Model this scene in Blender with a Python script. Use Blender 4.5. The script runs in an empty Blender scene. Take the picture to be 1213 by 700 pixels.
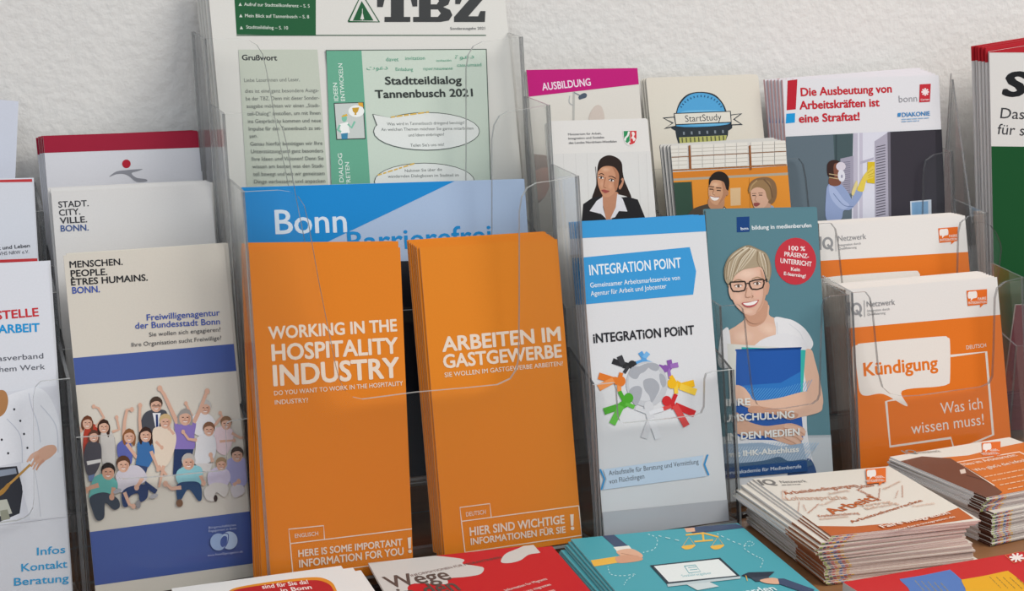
import bpy, bmesh, math, random
from mathutils import Vector, Matrix
random.seed(7)
S = bpy.context.scene
COL = S.collection

# ---------------------------------------------------------------- camera, light, exposure
FPX = 1737.6                                   # focal length in pixels of a 1213 px wide frame
CAM = Vector((-0.2629, -0.85296, 0.3671))
YAW, PITCH, ROLL = 0.41337, 0.20163, 0.00509
_cy, _sy, _ct, _st = math.cos(YAW), math.sin(YAW), math.cos(PITCH), math.sin(PITCH)
FWD = Vector((_sy*_ct, _cy*_ct, -_st))
_r0 = Vector((_cy, -_sy, 0)); _u0 = _r0.cross(FWD)
RIGHT = _r0*math.cos(ROLL) + _u0*math.sin(ROLL)
UP = -_r0*math.sin(ROLL) + _u0*math.cos(ROLL)
cd = bpy.data.cameras.new('camera'); cam = bpy.data.objects.new('camera', cd); COL.objects.link(cam)
cd.sensor_width = 36; cd.lens = FPX/1213*36; cd.clip_start = 0.01
cam.matrix_world = Matrix(((RIGHT.x, UP.x, -FWD.x, CAM.x), (RIGHT.y, UP.y, -FWD.y, CAM.y), (RIGHT.z, UP.z, -FWD.z, CAM.z), (0, 0, 0, 1)))
S.camera = cam
cd.dof.use_dof = False

w = bpy.data.worlds.new('room_light'); S.world = w; w.use_nodes = True
w.node_tree.nodes['Background'].inputs[0].default_value = (0.88, 0.93, 1.0, 1)
w.node_tree.nodes['Background'].inputs[1].default_value = 0.52
def area(name, loc, target, size, power, col):
    l = bpy.data.lights.new(name, 'AREA'); l.shape = 'RECTANGLE'; l.size, l.size_y = size; l.energy = power; l.color = col
    o = bpy.data.objects.new(name, l); COL.objects.link(o); o.location = loc
    o.rotation_euler = (Vector(target)-Vector(loc)).to_track_quat('-Z', 'Y').to_euler()
area('window_light', (1.5, -1.3, 1.9), (0.2, 0.1, 0.15), (1.6, 1.2), 45, (1, 0.955, 0.885))
area('ceiling_light', (-0.7, -1.6, 1.9), (0.1, 0.1, 0.15), (1.6, 1.2), 10, (0.9, 0.95, 1.0))
S.view_settings.view_transform = 'Standard'; S.view_settings.look = 'None'
S.view_settings.exposure = 0.0; S.view_settings.gamma = 1.0; S.view_settings.use_curve_mapping = False
try: S.cycles.transparent_max_bounces = 48
except Exception: pass

# ---------------------------------------------------------------- materials
ALB = 1.0
def lin(h):
    h = h.lstrip('#'); out = []
    for i in (0, 2, 4):
        c = int(h[i:i+2], 16)/255
        out.append(c/12.92 if c <= .04045 else ((c+.055)/1.055)**2.4)
    return out
_m = {}
def newmat(name):
    m = bpy.data.materials.new(name); m.use_nodes = True
    return m, m.node_tree, m.node_tree.nodes['Principled BSDF']
def ink(h, rough=.5, spec=.14):
    """printed paper of one colour, with the faint tooth of paper"""
    k = (h, rough)
    if k in _m: return _m[k]
    m, nt, b = newmat('printed_' + h.lstrip('#'))
    c = [min(.9, x*ALB) for x in lin(h)]
    n = nt.nodes.new('ShaderNodeTexNoise'); n.inputs['Scale'].default_value = 900; n.inputs['Detail'].default_value = 1
    tc = nt.nodes.new('ShaderNodeTexCoord'); nt.links.new(tc.outputs['Object'], n.inputs['Vector'])
    mx = nt.nodes.new('ShaderNodeMix'); mx.data_type = 'RGBA'
    mx.inputs[6].default_value = (*[x*.97 for x in c], 1); mx.inputs[7].default_value = (*[min(.92, x*1.03) for x in c], 1)
    nt.links.new(n.outputs['Fac'], mx.inputs[0]); nt.links.new(mx.outputs[2], b.inputs['Base Color'])
    b.inputs['Roughness'].default_value = rough; b.inputs['Specular IOR Level'].default_value = spec
    _m[k] = m; return m
def acrylic(name, tint, refl=1.0):
    m, nt, b = newmat(name); nt.nodes.remove(b)
    t = nt.nodes.new('ShaderNodeBsdfTransparent'); t.inputs[0].default_value = (*tint, 1)
    g = nt.nodes.new('ShaderNodeBsdfGlossy'); g.inputs['Roughness'].default_value = .06; g.inputs['Color'].default_value = (.9*refl, .9*refl, .9*refl, 1)
    f0 = nt.nodes.new('ShaderNodeFresnel'); f0.inputs['IOR'].default_value = 1.33
    f = nt.nodes.new('ShaderNodeMath'); f.operation = 'MULTIPLY'; f.inputs[1].default_value = .45; nt.links.new(f0.outputs[0], f.inputs[0])
    x = nt.nodes.new('ShaderNodeMixShader')
    nt.links.new(f.outputs[0], x.inputs[0]); nt.links.new(t.outputs[0], x.inputs[1]); nt.links.new(g.outputs[0], x.inputs[2])
    nt.links.new(x.outputs[0], nt.nodes['Material Output'].inputs[0]); return m
def rim(name, col, alpha):
    m, nt, b = newmat(name)
    b.inputs['Base Color'].default_value = (*col, 1); b.inputs['Alpha'].default_value = alpha
    b.inputs['Roughness'].default_value = .25; b.inputs['Specular IOR Level'].default_value = .6; return m
CLEAR = acrylic('clear_acrylic', (.994, .996, .995))
SMOKE = acrylic('grey_acrylic', (.96, .965, .965))
RIM_L = rim('clear_acrylic_rim', (.46, .47, .46), .85)  # pale grey: light glowing through the acrylic edges, put into the colour
RIM_M = rim('gap_shaded_acrylic_rim', (.20, .205, .21), .62)  # same clear acrylic, edges darkened: dark gaps behind put into the colour
RIM_D = rim('dark_foot_and_gap_shaded_rim', (.03, .03, .033), .9)  # shade of the gaps put into clear acrylic edges; also colours front feet
def plaster():
    m, nt, b = newmat('rough_white_plaster')
    tc = nt.nodes.new('ShaderNodeTexCoord')
    n = nt.nodes.new('ShaderNodeTexNoise'); n.inputs['Scale'].default_value = 135; n.inputs['Detail'].default_value = 5; n.inputs['Roughness'].default_value = .5
    n2 = nt.nodes.new('ShaderNodeTexNoise'); n2.inputs['Scale'].default_value = 45; n2.inputs['Detail'].default_value = 3
    a = nt.nodes.new('ShaderNodeMath'); a.operation = 'MULTIPLY_ADD'; a.inputs[1].default_value = .6
    for q in (n, n2): nt.links.new(tc.outputs['Object'], q.inputs['Vector'])
    nt.links.new(n2.outputs['Fac'], a.inputs[0]); nt.links.new(n.outputs['Fac'], a.inputs[2])
    bp = nt.nodes.new('ShaderNodeBump'); bp.inputs['Strength'].default_value = .36; bp.inputs['Distance'].default_value = .0035
    nt.links.new(a.outputs[0], bp.inputs['Height']); nt.links.new(bp.outputs[0], b.inputs['Normal'])
    b.inputs['Base Color'].default_value = (.75, .735, .71, 1); b.inputs['Roughness'].default_value = .9; return m
def wood():
    m, nt, b = newmat('brown_wood')
    tc = nt.nodes.new('ShaderNodeTexCoord'); mp = nt.nodes.new('ShaderNodeMapping'); mp.inputs['Scale'].default_value = (3, 40, 40)
    n = nt.nodes.new('ShaderNodeTexNoise'); n.inputs['Scale'].default_value = 4; n.inputs['Detail'].default_value = 6
    r = nt.nodes.new('ShaderNodeValToRGB'); r.color_ramp.elements[0].color = (.20, .085, .035, 1); r.color_ramp.elements[1].color = (.36, .175, .075, 1)
    nt.links.new(tc.outputs['Object'], mp.inputs[0]); nt.links.new(mp.outputs[0], n.inputs['Vector'])
    nt.links.new(n.outputs['Fac'], r.inputs[0]); nt.links.new(r.outputs[0], b.inputs['Base Color']); b.inputs['Roughness'].default_value = .45; return m
def pagestack(name, c1, c2, scale):
    """paper seen on edge: fine leaves"""
    m, nt, b = newmat(name)
    tc = nt.nodes.new('ShaderNodeTexCoord'); wv = nt.nodes.new('ShaderNodeTexWave'); wv.bands_direction = 'Z'
    wv.inputs['Scale'].default_value = scale; wv.inputs['Distortion'].default_value = 2.5; wv.inputs['Detail'].default_value = 2
    r = nt.nodes.new('ShaderNodeValToRGB'); r.color_ramp.elements[0].color = (*lin(c1), 1); r.color_ramp.elements[1].color = (*lin(c2), 1)
    r.color_ramp.elements[1].position = .45
    nt.links.new(tc.outputs['Object'], wv.inputs['Vector']); nt.links.new(wv.outputs['Fac'], r.inputs[0]); nt.links.new(r.outputs[0], b.inputs['Base Color'])
    b.inputs['Roughness'].default_value = .8; return m

# ---------------------------------------------------------------- helpers
def tag(o, label=None, cat=None, group=None, kind=None):
    if label: o['label'] = label
    if cat: o['category'] = cat
    if group: o['group'] = group
    if kind: o['kind'] = kind
    return o
def empty(name, M):
    o = bpy.data.objects.new(name, None); COL.objects.link(o); o.matrix_world = M; o.empty_display_size = .02; return o
def mesh_obj(name, bm, mats, parent=None, M=None):
    me = bpy.data.meshes.new(name); bm.normal_update(); bm.to_mesh(me); bm.free()
    for m in mats: me.materials.append(m)
    o = bpy.data.objects.new(name, me); COL.objects.link(o)
    if parent: o.parent = parent
    if M is not None: o.matrix_world = M
    return o
def ray(px, py):
    return (FWD + RIGHT*((px-606.5)/FPX) - UP*((py-350)/FPX))
def hit(px, py, p, n):
    d = ray(px, py); return CAM + d*((p-CAM).dot(n)/d.dot(n))
def prism(bm, pts, z0, z1, mi=0, ms=None):
    """solid between z0 and z1 over an outline"""
    if ms is None: ms = mi
    a = sum(pts[i][0]*pts[(i+1) % len(pts)][1]-pts[(i+1) % len(pts)][0]*pts[i][1] for i in range(len(pts)))
    if a < 0: pts = pts[::-1]
    lo = [bm.verts.new((x, y, z0)) for x, y in pts]; hi = [bm.verts.new((x, y, z1)) for x, y in pts]
    f = bm.faces.new(hi); f.material_index = mi
    f = bm.faces.new(lo[::-1]); f.material_index = mi
    for i in range(len(pts)):
        j = (i+1) % len(pts); f = bm.faces.new((lo[i], lo[j], hi[j], hi[i])); f.material_index = ms
def box(bm, x0, x1, y0, y1, z0, z1, mi=0): prism(bm, [(x0, y0), (x1, y0), (x1, y1), (x0, y1)], z0, z1, mi)
def rrect(x0, x1, y0, y1, r=0, top_only=False):
    if r <= 0: return [(x0, y0), (x1, y0), (x1, y1), (x0, y1)]
    P = []
    for cx, cy, a0 in ((x1-r, y0+r, -90), (x1-r, y1-r, 0), (x0+r, y1-r, 90), (x0+r, y0+r, 180)):
        for k in range(6):
            a = math.radians(a0+18*k); P.append((cx+r*math.cos(a), cy+r*math.sin(a)))
    return P
def smooth(pts, closed=True, n=5):
    out = []; N = len(pts)
    for i in range(N if closed else N-1):
        if closed: p = [pts[(i+k-1) % N] for k in range(4)]
        else: p = [pts[max(0, min(N-1, i+k-1))] for k in range(4)]
        for s in range(n):
            t = s/n
            out.append(tuple(.5*(2*p[1][a]+(p[2][a]-p[0][a])*t+(2*p[0][a]-5*p[1][a]+4*p[2][a]-p[3][a])*t*t+(3*p[1][a]-p[0][a]-3*p[2][a]+p[3][a])*t**3) for a in (0, 1)))
    if not closed: out.append(tuple(pts[-1]))
    return out
def clip(pts, R):
    x0, x1, y0, y1 = R
    for ax, lim, sg in ((0, x0, 1), (0, x1, -1), (1, y0, 1), (1, y1, -1)):
        out = []
        for i in range(len(pts)):
            a, b = pts[i-1], pts[i]
            ia, ib = (a[ax]-lim)*sg >= 0, (b[ax]-lim)*sg >= 0
            if ia != ib:
                t = (lim-a[ax])/(b[ax]-a[ax]); out.append((a[0]+(b[0]-a[0])*t, a[1]+(b[1]-a[1])*t))
            if ib: out.append(b)
        pts = out
        if len(pts) < 3: return []
    return pts
_font_cap = None
_txt = {}
def glyphs(s, bold):
    """text as a flat mesh: (verts, faces, width) at cap height 1"""
    k = (s, bold)
    if k in _txt: return _txt[k]
    global _font_cap
    def conv(t, off):
        cu = bpy.data.curves.new('t', 'FONT'); cu.body = t; cu.resolution_u = 3; cu.offset = off
        o = bpy.data.objects.new('t', cu); COL.objects.link(o)
        dg = bpy.context.evaluated_depsgraph_get(); me = o.evaluated_get(dg).to_mesh()
        V = [(v.co.x, v.co.y) for v in me.vertices]; Fc = [tuple(p.vertices) for p in me.polygons]
        bpy.data.objects.remove(o); bpy.data.curves.remove(cu); return V, Fc
    if _font_cap is None:
        V, _ = conv('H', 0); _font_cap = max(v[1] for v in V)
    V, Fc = conv(s, 0)
    if not V: _txt[k] = ([], [], 1); return _txt[k]
    x0 = min(v[0] for v in V); x1 = max(v[0] for v in V)
    G = [((x-x0)/_font_cap, y/_font_cap) for x, y in V]; VV, FF = list(G), list(Fc)
    if bold:                                              # heavier strokes
        for dx, dy in ((-bold, 0), (bold, 0), (0, bold*.8), (0, -bold*.8), (-bold*.7, bold*.6), (bold*.7, bold*.6), (-bold*.7, -bold*.6), (bold*.7, -bold*.6)):
            n = len(VV); VV += [(x+dx, y+dy) for x, y in G]; FF += [tuple(i+n for i in f) for f in Fc]
    _txt[k] = (VV, FF, (x1-x0)/_font_cap); return _txt[k]

PAPER_EDGE = None
class Sheet:
    """one flat printed thing: its own place in the room (matrix), its front face and the printing on it"""
    def __init__(s, name, label, cat, n, p, TL, TR, h=None, zbot=None, t=.0006, col='#dddddd', group=None, rad=0, edge=None, rough=.5, width=None, bow=0):
        n = n.normalized(); A, B = hit(*TL, p, n), hit(*TR, p, n)
        ex = (B-A); wd = ex.length; ex = ex.normalized(); ey = n.cross(ex)
        top = (A+B)/2
        if width: wd = width; top = A+ex*wd/2
        if h is None: h = (top.z-zbot)/ey.z
        o = top-ey*h
        s.n, s.p, s.w, s.h, s.t = n, o.copy(), wd, h, t
        s.M = Matrix(((ex.x, ey.x, n.x, o.x), (ex.y, ey.y, n.y, o.y), (ex.z, ey.z, n.z, o.z), (0, 0, 0, 1)))
        s.Mi = s.M.inverted()
        bm = bmesh.new(); prism(bm, rrect(-wd/2, wd/2, 0, h, rad), -t, 0, 0, 1)
        s.o = mesh_obj(name, bm, [ink(col, rough), ink(edge or '#d5d2cc', .8)], None, s.M)
        tag(s.o, label, cat, group)
        s.R = (-wd/2, wd/2, 0, h); s.z = (0, 0, 1); s.cur = None; s.rough = rough; s.parts = {}
    def zoom(s, x, y, k): s.z = (x, y, k)
    def uv(s, x, y):
        q = s.Mi @ hit(x/s.z[2]+s.z[0], y/s.z[2]+s.z[1], s.p, s.n); return (q.x, q.y)
    def part(s, name, label=None):
        s.flush(); s.cur = [name, bmesh.new(), {}, label]; s.lay = getattr(s, 'lay', 8e-5) + 1.2e-5
    def flush(s):
        if s.cur and len(s.cur[1].faces):
            o = mesh_obj(s.cur[0], s.cur[1], [ink(c, s.rough) for c in s.cur[2]], s.o)
            if s.cur[3]: o['label'] = s.cur[3]
            s.parts[s.cur[0]] = o
        s.cur = None
    def mi(s, col): return s.cur[2].setdefault(col, len(s.cur[2]))
    def raw(s, P, col):
        P = clip(P, s.R)
        if len(P) < 3: return
        Q = [P[0]]
        for q in P[1:]:
            if abs(q[0]-Q[-1][0])+abs(q[1]-Q[-1][1]) > 1e-6: Q.append(q)
        if len(Q) > 2 and abs(Q[0][0]-Q[-1][0])+abs(Q[0][1]-Q[-1][1]) < 1e-6: Q.pop()
        if len(Q) < 3: return
        a = sum(Q[i-1][0]*Q[i][1]-Q[i][0]*Q[i-1][1] for i in range(len(Q)))
        if a < 0: Q = Q[::-1]
        s.lay += 5e-6; bm = s.cur[1]
        f = bm.faces.new([bm.verts.new((x, y, s.lay)) for x, y in Q]); f.material_index = s.mi(col)
    def poly(s, pts, col): s.raw([s.uv(*p) for p in pts], col)
    def blob(s, pts, col): s.poly(smooth(pts), col)
    def ell(s, cx, cy, rx, ry, col, rot=0, n=28):
        c, q = math.cos(math.radians(rot)), math.sin(math.radians(rot))
        s.poly([(cx+rx*math.cos(a)*c-ry*math.sin(a)*q, cy+rx*math.cos(a)*q+ry*math.sin(a)*c) for a in [2*math.pi*i/n for i in range(n)]], col)
    def soft(s, cx, cy, rx, ry, c0, c1, rot=0, n=7):
        a = [int(c0[i:i+2], 16) for i in (1, 3, 5)]; b = [int(c1[i:i+2], 16) for i in (1, 3, 5)]
        for i in range(1, n+1):
            t = i/n; k = 1-.82*(t-1/n)
            s.ell(cx, cy, rx*k, ry*k, '#%02x%02x%02x' % tuple(int(round((x+(y-x)*t)/3)*3) & 255 for x, y in zip(a, b)), rot, 18)
    def line(s, pts, wd, col, closed=False, w2=None, sm=False):
        if sm: pts = smooth(pts, closed)
        if closed:
            N = len(pts)
            for i in range(N): s.line([pts[i], pts[(i+1) % N]], wd, col)
            return
        N = len(pts); L_, R_ = [], []
        for i in range(N):
            a, b = pts[max(0, i-1)], pts[min(N-1, i+1)]
            d = math.hypot(b[0]-a[0], b[1]-a[1]) or 1; nx, ny = -(b[1]-a[1])/d, (b[0]-a[0])/d
            k = (wd + ((w2-wd)*i/(N-1) if w2 is not None else 0))/2
            L_.append((pts[i][0]+nx*k, pts[i][1]+ny*k)); R_.append((pts[i][0]-nx*k, pts[i][1]-ny*k))
        s.poly(L_+R_[::-1], col)
    def text(s, t, x0, y0, x1, y1, h, col, bold=.0, shear=0):
        V, Fc, W_ = glyphs(t, round(bold*(1.3 if h > 15 else .8), 4))
        if not V: return
        a, b = Vector(s.uv(x0, y0)), Vector(s.uv(x1, y1)); d = b-a; L_ = d.length; d = d.normalized(); u = Vector((-d.y, d.x))
        m = Vector(s.uv((x0+x1)/2, (y0+y1)/2)); k = math.hypot(x1-x0, y1-y0)
        qx, qy = (y1-y0)/k*h, -(x1-x0)/k*h
        g_ = Vector(s.uv((x0+x1)/2+qx, (y0+y1)/2+qy))-m; H_ = abs(d.x*g_.y-d.y*g_.x)
        s.lay += 6e-6; bm = s.cur[1]; i = s.mi(col)
        vs = []
        nb = len(V)//9 if bold and len(V) % 9 == 0 else len(V)
        for i_, (x, y) in enumerate(V):
            q = a+d*(x/W_*L_+shear*y*H_)+u*(y*H_); vs.append(bm.verts.new((q.x, q.y, s.lay+4e-6*(i_//nb))))
        s.lay += 4e-6*(len(V)//nb-1)
        for f in Fc:
            try: g = bm.faces.new([vs[j] for j in f]); g.material_index = i
            except ValueError: pass
    def scribble(s, x0, y0, x1, y1, wd, col, seed=1):
        """a line of print too small to read"""
        R_ = random.Random(seed); t = 0; L_ = math.hypot(x1-x0, y1-y0)
        while t < L_:
            q = min(L_, t+wd*R_.uniform(2, 6))
            s.line([(x0+(x1-x0)*t/L_, y0+(y1-y0)*t/L_), (x0+(x1-x0)*q/L_, y0+(y1-y0)*q/L_)], wd, col); t = q+wd*.9
ORD = ['', 'first', 'second', 'third', 'fourth', 'fifth', 'sixth', 'seventh', 'eighth', 'ninth', 'tenth', 'eleventh', 'twelfth', 'thirteenth', 'fourteenth', 'fifteenth', 'sixteenth', 'seventeenth', 'eighteenth', 'nineteenth', 'twentieth', 'twenty-first', 'twenty-second', 'twenty-third', 'twenty-fourth', 'twenty-fifth', 'twenty-sixth', 'twenty-seventh', 'twenty-eighth', 'twenty-ninth', 'thirtieth']
def behind(sh, offs, label, group, gap=.0005, keep=()):
    """further copies of a sheet standing behind it; offs = (du, dv, degrees) each"""
    sh.flush(); sh.o['group'] = group
    d = 0
    for i, (du, dv, ro) in enumerate(offs):
        d -= sh.t+gap
        c = sh.o.copy(); COL.objects.link(c)
        c.matrix_world = sh.M @ Matrix.Translation((du, dv, d)) @ Matrix.Rotation(math.radians(ro), 4, 'Z')
        c['label'] = label.replace('#', ORD[i+2]); c['group'] = group
        for k in keep:
            if k in sh.parts:
                q = sh.parts[k].copy(); COL.objects.link(q); q.parent = c
LEAN = math.radians(13.2); TAN = math.tan(LEAN)
NL = Vector((0, -math.cos(LEAN), math.sin(LEAN)))
Y0 = dict(A=.018, B=.016, C=-.008, D=-.012, E=.016, F=.012)
STEP = .0362; RISE = .0446
def tier(r, k): return Vector((0, Y0[r]+STEP*k, 0))
def leaf(name, label, cat, r, k, TL, TR, **kw):
    if 'h' not in kw: kw['zbot'] = kw.get('zbot', RISE*k+.004)
    return Sheet(name, label, cat, kw.pop('n', NL), kw.pop('p', tier(r, k)), TL, TR, **kw)
Z1 = (0, 90, 2.2581); Z2 = (0, 390, 2.2581); Z3 = (220, 0, 2.8881); Z4 = (270, 200, 2.5); Z5 = (290, 450, 2.8); Z6 = (600, 60, 3.1818)
Z7 = (760, 60, 2.6777); Z8 = (660, 230, 1.7073); Z9 = (930, 220, 2.0588); Z10 = (840, 500, 3.252); Z11 = (120, 600, 3.0325); Z12 = (420, 590, 2.1661)
Z13 = (80, 440, 3.5); Z14 = (690, 400, 3.5); Z15 = (840, 270, 4.6667); Z16 = (1130, 30, 2.1212); Z17 = (0, 420, 2.5); Z18 = (640, 130, 5.1852)
Z19 = (760, 80, 3.8889); Z20 = (930, 140, 5.8333); Z21 = (830, 240, 4.375); Z22 = (830, 390, 3.5); Z23 = (300, 640, 3.0325); Z24 = (980, 620, 5.206); Z25 = (0, 280, 3.5)

# ---------------------------------------------------------------- setting
TABLE_Z = -.004
bm = bmesh.new(); box(bm, -1.6, 2.2, .178, .278, -.744, 1.4); tag(mesh_obj('wall_back', bm, [plaster()]), kind='structure')
bm = bmesh.new(); box(bm, -1.6, 2.2, -2.2, .178, -.80, -.744); tag(mesh_obj('floor', bm, [ink('#8a8680', .6)]), kind='structure')
tb = empty('table', Matrix.Translation((.2, -.12, -.744))); tag(tb, 'brown wooden table carrying all the leaflet racks and piles', 'table')
WOOD = wood()
bm = bmesh.new(); box(bm, -.9, .9, -.26, .285, .74-.03, .74); mesh_obj('tabletop', bm, [WOOD], tb)
for sx in (-.86, .82):
    for sy in (-.23, .21):
        bm = bmesh.new(); box(bm, sx, sx+.045, sy, sy+.045, 0, .71); mesh_obj('leg', bm, [WOOD], tb)
# ---------------------------------------------------------------- acrylic leaflet racks
PHI = math.radians(8.85); TP = math.tan(PHI); NP = Vector((0, -math.cos(PHI), math.sin(PHI)))
def prism3(bm, pts, vec):
    c = sum((Vector(p) for p in pts), Vector())/len(pts); nn = Vector()
    for i in range(len(pts)): nn += (Vector(pts[i])-c).cross(Vector(pts[(i+1) % len(pts)])-c)
    if nn.dot(vec) < 0: pts = pts[::-1]
    lo = [bm.verts.new(p) for p in pts]; hi = [bm.verts.new(Vector(p)+vec) for p in pts]
    bm.faces.new(hi); bm.faces.new(lo[::-1])
    for i in range(len(pts)):
        j = (i+1) % len(pts); f = bm.faces.new((lo[i], lo[j], hi[j], hi[i])); f.material_index = 1
def rack(label, r, x0, x1, tabs, back_rise, cut, zoom, mat, rimf, rims, mirror=False, group=None, upper=None):
    """a stepped clear acrylic rack: tabs = height of each pocket's front corners"""
    xc = (x0+x1)/2; yr = Y0[r]-.004
    root = empty('leaflet_rack', Matrix.Translation((xc, yr+.06, TABLE_Z))); tag(root, label, 'leaflet rack', group)
    O = root.matrix_world.translation
    T = .0026; n = len(tabs)
    def yp(k, z): return yr + TP*z + k*.0401
    p0 = Vector((0, yr, 0))
    cu = []
    for x, y in cut:
        q = hit(x/zoom[2]+zoom[0], y/zoom[2]+zoom[1], p0, NP); cu.append((q.x, q.z))
    if mirror: cu = [(2*xc-x, z) for x, z in cu[::-1]] + cu
    z_ref = tabs[0]
    for k, tab in enumerate(tabs):
        if upper is not None and k == 1: x0 = upper
        zb = TABLE_Z if k == 0 else RISE*k+.0005
        dz = tab-z_ref
        out = [(x0, zb), (x1, zb), (x1, tab)] + [(x, min(tab, z+dz)) for x, z in cu[::-1]] + [(x0, tab)]
        bm = bmesh.new(); prism3(bm, [Vector((x, yp(k, z), z))-O for x, z in out], Vector((0, T, 0)))
        mesh_obj('front_panel', bm, [mat, rimf], root)
        for x, sx in ((x0, 1), (x1, -1)):
            ztop = tab+back_rise
            ye = T+.0003
            P = [(yp(k, zb)+ye, zb), (yp(k+1, zb)-.0003, zb), (yp(k+1, ztop)-.0003, ztop), (yp(k, tab)+ye, tab)]
            bm = bmesh.new(); prism3(bm, [Vector((x, y, z))-O for y, z in P], Vector((sx*.002, 0, 0)))
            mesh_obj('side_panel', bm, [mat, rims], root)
        zf = RISE*k+.0015
        a, b = yp(k, zf)+T+.0004, yp(k+1, zf)-.0004
        bm = bmesh.new(); prism3(bm, [Vector(v)-O for v in ((x0+.0024, a, zf), (x1-.0024, a, zf), (x1-.0024, b, zf), (x0+.0024, b, zf))], Vector((0, 0, .002)))
        mesh_obj('pocket_floor', bm, [mat, rimf], root)
    zt = tabs[-1]+back_rise
    P = [(x0, TABLE_Z), (x1, TABLE_Z), (x1, zt), (x0, zt)]
    bm = bmesh.new(); prism3(bm, [Vector((x, yp(n, z), z))-O for x, z in P], Vector((0, T, 0)))
    mesh_obj('back_panel', bm, [mat, rimf], root)
    bm = bmesh.new()                                     # the turned-in foot along the front
    prism3(bm, [Vector(v)-O for v in ((x0+.003, yp(0, 0)-.0065, TABLE_Z), (x1-.003, yp(0, 0)-.0065, TABLE_Z), (x1-.003, yp(0, 0)-.0065, TABLE_Z+.003), (x0+.003, yp(0, 0)-.0065, TABLE_Z+.003))], Vector((0, .0055, 0)))
    mesh_obj('front_foot', bm, [RIM_D, RIM_D], root)
    return root
ZB = (80, 480, 3.1808); ZD = (660, 380, 2.5926); ZE = (820, 330, 2.69)
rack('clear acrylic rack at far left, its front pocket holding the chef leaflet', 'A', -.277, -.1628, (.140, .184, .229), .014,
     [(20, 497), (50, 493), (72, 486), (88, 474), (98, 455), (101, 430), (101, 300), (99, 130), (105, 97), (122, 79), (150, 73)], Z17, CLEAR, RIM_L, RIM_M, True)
rack('clear acrylic rack holding the cream MENSCHEN leaflet with the group photo', 'B', -.1622, -.0574, (.105, .149, .194), .020,
     [(168, 114), (178, 122), (181, 150), (182, 200), (185, 255), (192, 272), (206, 280), (380, 268), (575, 249), (594, 244), (602, 230), (600, 150), (598, 85), (603, 67), (616, 61)], ZB, CLEAR, RIM_L, RIM_D)
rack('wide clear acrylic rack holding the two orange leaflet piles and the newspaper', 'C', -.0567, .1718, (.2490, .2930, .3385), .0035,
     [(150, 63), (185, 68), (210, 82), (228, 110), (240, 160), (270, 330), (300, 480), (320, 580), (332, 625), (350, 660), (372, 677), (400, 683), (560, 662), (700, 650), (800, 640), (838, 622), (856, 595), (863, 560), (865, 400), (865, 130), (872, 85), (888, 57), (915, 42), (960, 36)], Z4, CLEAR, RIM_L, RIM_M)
rack('clear acrylic rack holding the white globe leaflet with coloured figures', 'D', .1724, .2830, (.110, .154, .199), .017,
     [(160, 187), (177, 191), (183, 210), (186, 250), (189, 295), (194, 308), (206, 315), (300, 306), (425, 292), (444, 284), (453, 265), (455, 180), (460, 163), (478, 156)], ZD, CLEAR, RIM_L, RIM_D)
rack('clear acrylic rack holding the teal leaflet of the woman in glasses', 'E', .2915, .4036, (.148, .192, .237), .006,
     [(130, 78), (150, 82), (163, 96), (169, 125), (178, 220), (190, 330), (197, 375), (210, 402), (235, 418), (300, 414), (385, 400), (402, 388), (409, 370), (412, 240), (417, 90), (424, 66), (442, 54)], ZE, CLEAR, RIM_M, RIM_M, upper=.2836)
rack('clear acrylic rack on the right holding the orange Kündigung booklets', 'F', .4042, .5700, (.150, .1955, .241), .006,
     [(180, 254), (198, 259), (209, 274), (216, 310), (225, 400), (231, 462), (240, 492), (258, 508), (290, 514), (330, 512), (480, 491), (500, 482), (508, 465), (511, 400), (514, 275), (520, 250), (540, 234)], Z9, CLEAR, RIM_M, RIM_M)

# ---------------------------------------------------------------- cream MENSCHEN leaflet with the group photo
L = leaf('leaflet', 'cream MENSCHEN PEOPLE leaflet with a group photo between two blue bands', 'leaflet', 'B', 0, (75, 302.7), (265.5, 288.7), t=.0012, col='#d6d0c4', zbot=.004)
L.part('upper_blue_band'); L.zoom(*Z2)
L.poly([(150, 81), (660, 36), (670, 108), (150, 154)], '#4a5e9e')
L.part('lower_blue_band'); L.poly([(150, 554), (720, 480), (720, 620), (150, 700)], '#4a5e9e')
L.part('title_text'); L.zoom(*Z1)
K = '#232428'
L.text('MENSCHEN.', 187, 513, 328, 505, 17, K, .022); L.text('PEOPLE.', 190, 537, 287, 532, 17, K, .022)
L.text('ÊTRES HUMAINS.', 191, 560, 395, 547, 17, K, .022); L.text('BONN.', 194, 582, 267, 578, 17, '#4158a8', .022)
L.part('agency_text'); L.text('Freiwilligenagentur', 393, 654, 588, 640, 16, '#4158a8', .012); L.text('der Bundesstadt Bonn', 362, 676, 588, 664, 16, '#4158a8', .012)
L.text('Sie wollen sich engagieren?', 399, 697, 590, 683, 11, '#4b4c50')
L.zoom(*Z2); L.text('Ihre Organisation sucht Freiwillige?', 352, 47, 592, 28, 11, '#4b4c50')
L.part('group_photo'); L.zoom(*Z13)
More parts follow.
